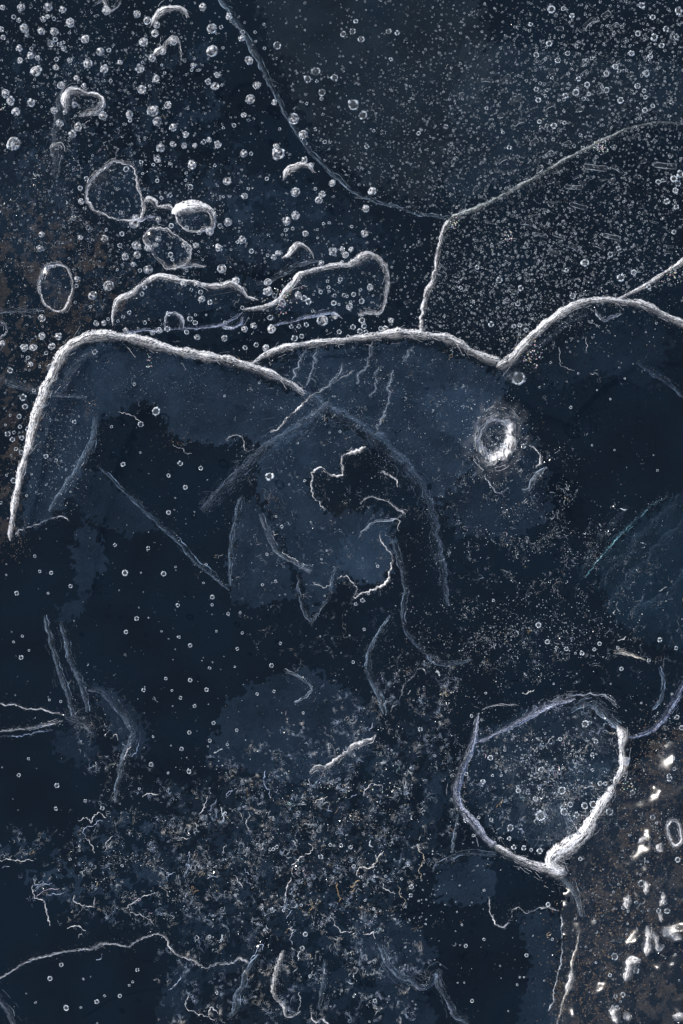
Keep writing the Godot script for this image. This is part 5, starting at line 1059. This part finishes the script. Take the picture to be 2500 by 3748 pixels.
func build_curls() -> void:
	var shapes := []
	for k in 12:
		var mb := MB.new()
		for b in (1 if k % 3 else 3):
			var p := Vector3(rng.randf_range(-0.5, 0.5), 0, rng.randf_range(-0.5, 0.5)) * (0.0 if k % 3 else 1.0)
			var d := rng.randf() * TAU
			var turn := rng.randfn(0.0, 0.5)
			var pp := PackedVector3Array()
			var rr := PackedFloat32Array()
			var m := rng.randi_range(6, 12)
			for e in m:
				pp.append(p)
				rr.append(rng.randf_range(0.03, 0.1) * (0.5 + minf(e, m - 1 - e) / 3.0))
				d += turn * 0.5 + rng.randfn(0.0, 0.5)
				p += Vector3(cos(d), rng.randfn(0.0, 0.3), sin(d)) * 0.2
			mb.tube(pp, rr, 4, Color(1, 1, 1))
		shapes.append(mb.mesh(M.solid))
	# [x, y, rx, ry, count, smallest, largest]
	for s in [["tangle of tiny frost curls and flakes in the lower middle debris", [[1150, 3030, 560, 300, 1000, 4, 22], [950, 3280, 480, 240, 450, 4, 20], [1400, 2800, 400, 220, 420, 4, 18], [1150, 3500, 420, 180, 450, 4, 20], [640, 3150, 380, 260, 500, 4, 18], [330, 3200, 280, 140, 280, 4, 18], [420, 2650, 140, 300, 220, 4, 16]]], ["tiny frost curls between the blue lobe and the ring crack", [[1800, 2400, 380, 240, 500, 3, 14], [1950, 2000, 420, 150, 420, 3, 16], [1900, 1760, 360, 260, 480, 3, 16], [2250, 2150, 260, 260, 260, 3, 14]]], ["tiny frost curls and shards inside the ring crack", [[2000, 2840, 240, 210, 700, 3, 16], [2120, 2960, 140, 120, 350, 4, 20]]], ["tiny frost curls in the silty upper left ice", [[220, 850, 320, 380, 700, 3, 16], [600, 950, 520, 240, 450, 3, 14], [300, 250, 400, 300, 350, 3, 12]]], ["tiny frost shards in the grit at lower right", [[2320, 3200, 240, 460, 450, 4, 18], [2400, 2800, 160, 200, 250, 4, 16]]], ["tiny frost shards sprinkled under the wavy cracks", [[1300, 1450, 560, 200, 500, 3, 13], [1950, 1330, 400, 120, 260, 3, 14], [1000, 1900, 500, 400, 350, 3, 12]]]]:
		var root := thing("frost_curls", Vector3.ZERO, s[0], "frost curls")
		root.set_meta("kind", "stuff")
		var lists := []
		for k in 12:
			lists.append([])
		for e in s[1]:
			for k in e[4]:
				var p := in_spot(e)
				if p.x < -250 or p.x > 2750 or p.y < -250 or p.y > 4000:
					continue
				if nz.get_noise_2d(p.x * 0.8, p.y * 0.8 + 700.0) + 0.4 * nz.get_noise_2d(p.x * 2.0, p.y * 2.0) < rng.randf_range(-0.1, 0.25):
					continue
				lists[rng.randi() % 12].append([p, lerpf(e[5], e[6], pow(rng.randf(), 2.0)), rng.randf_range(0.003, 0.028), fleck_colour(0.12) * (0.15 + 0.75 * pow(rng.randf(), 2.0))])
		for k in 12:
			var mm := flecks(lists[k], Vector3.ZERO, shapes[k])
			mm.name = "curl"
			mm.set_meta("kind", "stuff")
			root.add_child(mm, true)

func thread_data() -> void:
	thread("J", [500, 445, 550, 428, 580, 460, 600, 420, 630, 398, 682, 425], 2.6)
	thread("J", [545, 545, 528, 510, 548, 490, 595, 480, 620, 450, 658, 448], 2.0, Color(0.65, 0.78, 1.0))
	thread("J", [540, 545, 580, 592, 600, 650], 1.8)
	thread("J", [208, 862, 210, 910, 240, 950, 282, 950, 296, 1020, 310, 1080, 322, 1122], 3.2)
	thread("J", [205, 860, 260, 853, 330, 850], 1.8, Color(0.65, 0.78, 1.0))
	thread("J", [230, 930, 270, 902, 335, 882, 380, 885], 1.8, Color(0.85, 0.75, 0.9))
	thread("J", [470, 920, 475, 965, 540, 990, 595, 985, 600, 930], 2.2)
	thread("J", [300, 918, 350, 915, 410, 912], 1.6, Color(0.65, 0.78, 1.0))
	thread("J", [436, 1130, 480, 1112, 510, 1120, 548, 1145], 3.2)
	thread("J", [500, 1195, 510, 1170, 525, 1165], 2.4)
	thread("J", [1325, 285, 1308, 345, 1278, 400], 3.6)
	thread("J", [1385, 305, 1360, 350, 1338, 385], 2.0, Color(0.65, 0.78, 1.0))
	thread("J", [1485, 250, 1440, 300], 2.4, Color(0.65, 0.78, 1.0))
	thread("J", [1212, 640, 1198, 700, 1200, 750, 1182, 788], 2.4, Color(0.65, 0.78, 1.0))
	thread("J", [1065, 830, 1072, 795, 1120, 778], 2.2, Color(0.65, 0.78, 1.0))
	thread("J", [1238, 530, 1240, 512, 1268, 508], 2.4, Color(0.65, 0.78, 1.0))
	thread("J", [1130, 570, 1160, 556, 1210, 560], 2.6)
	thread("J", [800, 1008, 850, 970, 920, 925, 980, 915], 1.8)
	thread("J", [830, 1030, 900, 1050, 980, 1100], 1.8)
	thread("J", [680, 640, 682, 580, 720, 545], 1.5)
	thread("J", [1200, 1560, 1180, 1620, 1240, 1670, 1300, 1690, 1370, 1720], 2.4)
	thread("J", [1330, 1680, 1345, 1635, 1390, 1675], 3.2)
	thread("J", [1245, 1180, 1268, 1195, 1245, 1222], 2.8)
	thread("J", [615, 1325, 640, 1325, 652, 1300], 2.2, Color(0.65, 0.78, 1.0))
	thread("J", [10, 745, 40, 735, 60, 737], 2.4, Color(0.65, 0.78, 1.0))
	thread("J", [0, 697, 60, 695, 130, 700, 210, 698], 2.4)
	thread("J", [905, 295, 950, 270, 1010, 285], 2.4)
	thread("J", [1160, 1430, 1120, 1490, 1070, 1530], 2.0, Color(0.65, 0.78, 1.0))
	thread("J", [1440, 590, 1430, 640], 1.6)
	thread("K", [575, 590, 605, 615, 590, 645, 510, 690, 468, 742, 470, 780, 482, 805], 2.4)
	thread("K", [456, 815, 438, 880, 420, 965], 3.4)
	thread("K", [300, 130, 292, 200, 318, 250, 325, 290], 2.4, Color(0.65, 0.78, 1.0))
	thread("K", [135, 390, 150, 425, 160, 440], 1.8)
	thread("K", [200, 400, 178, 465, 200, 512], 2.2)
	thread("K", [165, 750, 190, 795], 2.2, Color(0.65, 0.78, 1.0))
	thread("K", [178, 800, 190, 840, 215, 850], 2.2, Color(0.65, 0.78, 1.0))
	thread("K", [105, 790, 140, 850, 155, 880], 2.0)
	thread("K", [205, 1330, 240, 1280, 255, 1245, 282, 1242, 280, 1270], 2.6, Color(0.65, 0.78, 1.0))
	thread("K", [315, 1260, 320, 1235, 330, 1232], 1.8)
	thread("K", [930, 290, 928, 255, 980, 212, 1050, 220], 2.2)
	thread("K", [575, 170, 575, 200, 588, 225], 1.8)
	thread("K", [820, 300, 850, 292, 885, 278], 2.0, Color(0.65, 0.78, 1.0))
	thread("K", [600, 335, 640, 315, 690, 295], 3.2, Color(0.95, 0.88, 0.78))
	thread("K", [695, 350, 700, 378, 725, 390], 2.2, Color(0.65, 0.78, 1.0))
	thread("K", [735, 405, 755, 380, 768, 365], 2.6, Color(0.55, 0.38, 0.2))
	thread("K", [1052, 640, 1020, 680, 990, 735, 955, 745, 905, 745, 878, 795], 4.0, Color(0.98, 0.95, 0.88))
	thread("K", [1265, 605, 1275, 635, 1315, 670, 1300, 715, 1282, 750, 1296, 820], 2.6, Color(0.8, 0.7, 0.55))
	thread("K", [995, 755, 992, 800], 2.0, Color(0.65, 0.78, 1.0))
	thread("K", [755, 835, 760, 890, 775, 945, 770, 965], 3.6, Color(0.5, 0.34, 0.16))
	thread("K", [1040, 830, 1060, 880, 1100, 905, 1130, 915], 1.8)
	thread("K", [1150, 860, 1160, 930, 1190, 950, 1175, 1010], 2.0, Color(0.8, 0.7, 0.55))
	thread("K", [590, 950, 600, 1000, 560, 1040], 2.6, Color(0.55, 0.42, 0.2))
	thread("K", [700, 1070, 720, 1060, 745, 1115, 790, 1155, 855, 1155], 2.2)
	thread("K", [925, 1165, 950, 1175, 985, 1155, 992, 1200], 3.2)
	thread("K", [935, 1130, 935, 1105, 955, 1110], 1.8)
	thread("K", [445, 1140, 460, 1132, 475, 1140], 2.4, Color(0.95, 0.85, 0.75))
	thread("K", [435, 1065, 465, 1020], 1.8, Color(0.65, 0.78, 1.0))
	thread("K", [1090, 300, 1150, 282], 1.8)
	thread("K", [1200, 290, 1215, 320], 2.0)
	thread("K", [50, 290, 65, 265, 95, 250], 2.4, Color(0.65, 0.78, 1.0))
	thread("K", [470, 1240, 460, 1195, 490, 1140], 2.0, Color(0.75, 0.84, 1.0))
	thread("K", [510, 1540, 525, 1600, 510, 1650], 1.8)
	thread("H", [430, 1500, 440, 1490], 1.4)
	thread("H", [1205, 1200, 1220, 1180, 1228, 1185], 2.0)
	thread("H", [1100, 1320, 1120, 1270], 2.4)
	thread("H", [965, 1440, 985, 1390], 2.6, Color(0.75, 0.84, 1.0))
	thread("H", [410, 295, 445, 320, 500, 350, 515, 385], 1.8)
	thread("H", [600, 485, 630, 510, 690, 520, 715, 490], 1.8)
	thread("H", [340, 160, 355, 190, 380, 185], 1.8)
	thread("H", [1060, 100, 1120, 85, 1150, 100, 1145, 160], 1.8)
	thread("G", [700, 1480, 740, 1465, 755, 1500], 1.8)
	thread("G", [795, 1620, 810, 1560, 830, 1540], 3.4)
	thread("G", [840, 1600, 870, 1570, 880, 1520], 2.4, Color(0.55, 0.72, 1.0))
	thread("I", [540, 1205, 570, 1195, 620, 1175], 2.6)
	thread("I", [1070, 820, 1085, 805, 1110, 808], 1.8, Color(0.65, 0.78, 1.0))
	thread("I", [1160, 860, 1190, 850, 1205, 830], 3.2)
	thread("I", [700, 1520, 720, 1500, 735, 1470], 1.6)
	thread("F", [778, 640, 785, 740, 830, 780, 878, 795], 1.2)
	thread("F", [945, 580, 955, 640, 950, 690], 1.2)
	thread("F", [960, 480, 1000, 500, 1035, 520], 1.4)
	thread("D", [755, 1062, 800, 1068, 850, 1085, 890, 1115], 1.8)
	thread("D", [1105, 1270, 1150, 1285, 1190, 1320, 1220, 1322], 1.5)

func build_films() -> void:
	film("rough brown-grey crust under the wet ice at lower right", V([1300, 1990, 1380, 1860, 1470, 1720, 1620, 1640, 1620, 2420, 1240, 2420, 1270, 2250, 1320, 2120]), 0.85, {"mat": "silt", "gaps": 0.0, "gran": 2.2, "rag": 40.0, "cell": 4.5, "deep": 0.016})
	film("mottled brown silt film along the left edge", V([-40, 420, 120, 480, 230, 520, 330, 640, 250, 740, 140, 800, 100, 960, 60, 1120, 20, 1280, -40, 1300]), 0.6, {"mat": "silt", "gaps": 0.06, "gran": 2.2, "rag": 50.0, "deep": 0.018})
	film("deep blue frost film filling the inside of the arm's bend", V([150, 800, 240, 785, 400, 812, 560, 850, 700, 910, 760, 950, 640, 1030, 600, 1030, 555, 1005, 500, 1030, 400, 1010, 340, 925, 270, 955, 225, 965, 205, 1050, 150, 1170, 40, 1235, 60, 1050, 110, 900]), 0.14)
	film("blue frost film hanging under the wavy white crack", V([590, 850, 700, 800, 950, 780, 1110, 835, 1180, 880, 1110, 960, 1080, 1080, 1010, 1160, 920, 1060, 800, 960, 700, 910]), 0.15)
	film("blue frost film between the crossing bands and the ragged notch", V([590, 1050, 660, 980, 730, 940, 860, 1020, 840, 1035, 790, 1045, 785, 1090, 715, 1090, 715, 1130, 760, 1180, 870, 1165, 910, 1200, 905, 1300, 860, 1355, 795, 1325, 750, 1380, 705, 1420, 690, 1330, 630, 1220, 585, 1110]), 0.13)
	film("brighter blue lobe of frost ringed by the white curved edge", V([780, 1240, 850, 1200, 900, 1210, 905, 1290, 870, 1350, 800, 1330, 770, 1300]), 0.1, {"deep": 0.015})
	film("smooth dull blue film left of the frosted diagonal seam", V([545, 1160, 590, 1130, 640, 1240, 690, 1370, 600, 1395, 528, 1385, 522, 1290]), 0.12)
	film("faint film beside the dotted bluish crack", V([165, 1070, 235, 1080, 380, 1210, 300, 1240, 200, 1190, 160, 1140]), 0.07)
	film("faint upright film above the pale tubes", V([185, 1180, 225, 1210, 250, 1290, 210, 1350, 200, 1400, 160, 1440, 110, 1410, 175, 1360, 160, 1270]), 0.1)
	film("faint patch left of the wavering knot strand", V([200, 1560, 260, 1580, 330, 1640, 350, 1700, 310, 1760, 270, 1720, 240, 1640]), 0.1)
	film("faint blotch under the glittering knot", V([120, 1680, 220, 1670, 230, 1740, 180, 1760, 120, 1730]), 0.08)
	film("broad dull blue film over the debris field", V([510, 1610, 600, 1560, 720, 1530, 860, 1620, 860, 1720, 780, 1800, 650, 1800, 560, 1770, 470, 1760, 490, 1680]), 0.1)
	film("patchy blue-grey film strewn over the lower debris", V([380, 1800, 620, 1760, 800, 1700, 1000, 1600, 1050, 1780, 1040, 1950, 900, 2080, 960, 2200, 880, 2351, 640, 2390, 400, 2390, 420, 2150, 330, 1990]), 0.065, {"rag": 60.0, "gaps": -0.05, "gran": 1.4})
	film("patchy pale film strewn over the debris, a little higher in the ice", V([420, 1820, 620, 1780, 860, 1720, 1020, 1640, 1030, 1900, 900, 2050, 700, 2180, 480, 2150, 400, 1980]), 0.065, {"rag": 60.0, "gaps": 0.12, "gran": 1.6, "deep": 0.012, "tint": Color(1.5, 1.2, 1.0)})
	film("patchy film among the lines at the lower left", V([-20, 1900, 160, 1900, 260, 1840, 380, 1900, 400, 2080, 300, 2130, 120, 2080, -20, 2000]), 0.13, {"rag": 60.0, "gaps": 0.08, "gran": 1.5})
	film("patchy dim film in the bubbly upper left", V([20, 120, 500, 100, 560, 400, 900, 560, 900, 720, 300, 740, 40, 700]), 0.08, {"rag": 60.0, "gaps": 0.08, "gran": 1.5})
	film("dull blue panel with a straight left side below the ring crack", V([1185, 2100, 1240, 2085, 1295, 2095, 1290, 2200, 1275, 2360, 1180, 2360, 1215, 2220]), 0.11)
	film("dull blue fan under the ring crack's lower left", V([985, 2060, 1010, 1985, 1110, 1955, 1140, 2010, 1140, 2070, 1060, 2085]), 0.12)
	film("frosty fan near the bottom right of the debris field", V([800, 2110, 900, 2090, 980, 2140, 1010, 2200, 940, 2260, 860, 2260, 820, 2200]), 0.09)
	film("teal haze in the ice along the right edge", V([1360, 1290, 1470, 1180, 1590, 1120, 1590, 1500, 1480, 1480, 1400, 1420]), 0.08, {"tint": Color(0.7, 0.95, 0.95)})
	film("blue haze round the crater", V([950, 900, 1050, 880, 1180, 930, 1250, 1050, 1280, 1180, 1180, 1250, 1050, 1230, 1000, 1150, 1080, 1050, 1000, 980]), 0.09, {"rag": 50.0})
	film("dim haze patch under the hump of the wavy crack", V([1200, 860, 1300, 780, 1450, 720, 1560, 760, 1500, 900, 1380, 860, 1280, 900]), 0.05, {"rag": 50.0})
	film("smooth grey-brown haze in the top middle of the ice", V([560, -40, 1100, -40, 1150, 150, 1040, 330, 1000, 480, 860, 440, 720, 330, 640, 190]), 0.085, {"tint": Color(1.15, 0.85, 0.6), "gran": 0.5, "cell": 8.0, "rag": 60.0})
	film("grey haze across the upper right bubbly ice", V([1060, 80, 1600, 150, 1600, 280, 1440, 290, 1250, 390, 1040, 490, 1010, 400]), 0.09, {"tint": Color(1.1, 0.9, 0.75), "gran": 0.5, "cell": 8.0, "rag": 60.0})
	film("frosted haze inside the ring crack", V([1080, 1690, 1200, 1630, 1330, 1610, 1430, 1690, 1430, 1780, 1340, 1880, 1240, 1960, 1120, 1900, 1060, 1800]), 0.09, {"tint": Color(0.95, 0.97, 0.95)})
	film("milky haze against the ring crack's bright corner", V([1280, 1760, 1400, 1740, 1400, 1820, 1300, 1920, 1240, 1950, 1220, 1900]), 0.1, {"tint": Color(1.0, 0.95, 0.85)})
	film("bluish haze over the lower end of the pale band by the bottom edge", V([880, 2250, 940, 2240, 1010, 2330, 1000, 2380, 860, 2380]), 0.07)
	film("navy haze among the bubbles right of the big loop", V([330, 420, 520, 380, 700, 420, 860, 480, 900, 570, 700, 620, 520, 620, 420, 560]), 0.05, {"rag": 60.0})
	film("navy haze at the left edge above the oval ring", V([-20, 350, 100, 340, 200, 420, 180, 560, 80, 620, -20, 600]), 0.06, {"rag": 60.0})
	film("bluish strip beside the glinting column at the bottom", V([380, 2240, 420, 2200, 440, 2300, 400, 2380, 340, 2370]), 0.07)

func _ready() -> void:
	rng.seed = 20240117
	nz.seed = 3
	nz.frequency = 0.012
	nz.fractal_octaves = 3
	nf.seed = 8
	nf.frequency = 0.045
	nf.fractal_octaves = 2
	nw.seed = 12
	nw.frequency = 1.0
	nw.fractal_octaves = 2
	nw.fractal_gain = 0.3
	# camera, sky, sun, exposure
	var cam := Camera3D.new()
	cam.name = "camera"
	cam.position = Vector3(0, CAM_H, 0)
	cam.rotation_degrees = Vector3(-90, 0, 0)
	cam.fov = rad_to_deg(2.0 * atan(3748.0 * S * 0.5 / CAM_H))
	cam.near = 0.05
	cam.far = 200.0
	add_child(cam)
	var env := Environment.new()
	env.background_mode = Environment.BG_SKY
	var sm := ProceduralSkyMaterial.new()
	sm.sky_top_color = Color(0.047, 0.096, 0.19).linear_to_srgb()
	sm.sky_horizon_color = Color(0.36, 0.46, 0.62).linear_to_srgb()
	sm.sky_curve = 0.18
	sm.ground_bottom_color = Color(0.2, 0.24, 0.3).linear_to_srgb()
	sm.ground_horizon_color = Color(0.45, 0.52, 0.62).linear_to_srgb()
	var sky := Sky.new()
	sky.sky_material = sm
	env.sky = sky
	env.tonemap_mode = Environment.TONE_MAPPER_LINEAR
	env.tonemap_exposure = 1.36
	env.sdfgi_enabled = true
	env.ssao_enabled = true
	env.ssil_enabled = true
	var we := WorldEnvironment.new()
	we.name = "environment"
	we.environment = env
	add_child(we)
	var sun := DirectionalLight3D.new()
	sun.name = "sun"
	sun.light_color = Color(1.0, 0.97, 0.94)
	sun.light_energy = 1.55
	sun.light_angular_distance = 0.5
	sun.shadow_enabled = true
	add_child(sun)
	sun.look_at_from_position(Vector3(-0.75, 0.72, -0.6), Vector3.ZERO)
	# large structure: dark water, clear ice above it
	make_materials()
	fleck_mesh = make_fleck()
	make_bubble_shapes()
	make_marks()
	var water := MeshInstance3D.new()
	water.name = "water"
	var pm := PlaneMesh.new()
	pm.size = Vector2(80, 80)
	water.mesh = pm
	water.position.y = -0.07
	water.material_override = M.water
	add_child(water)
	tag(water, "dark navy lake water beneath the clear ice", "water", "", "structure")
	var ice := MeshInstance3D.new()
	ice.name = "ice_sheet"
	var im := PlaneMesh.new()
	im.size = Vector2(80, 80)
	ice.mesh = im
	ice.material_override = M.ice
	add_child(ice)
	tag(ice, "clear flat sheet of lake ice over everything else", "ice", "", "structure")
	wet("wet_ice", "wavy wet re-frozen ice over the grit at lower right", V([1310, 1960, 1420, 1800, 1600, 1650, 1600, 2400, 1260, 2400, 1290, 2200]), 0.0085, 150.0, 0.009)
	build_films()
	build_cracks()
	build_pockets()
	build_crater()
	build_melt()
	build_bubbles()
	thread_data()
	build_threads()
	build_specks()
	build_curls()
	build_veins()
	build_glints()
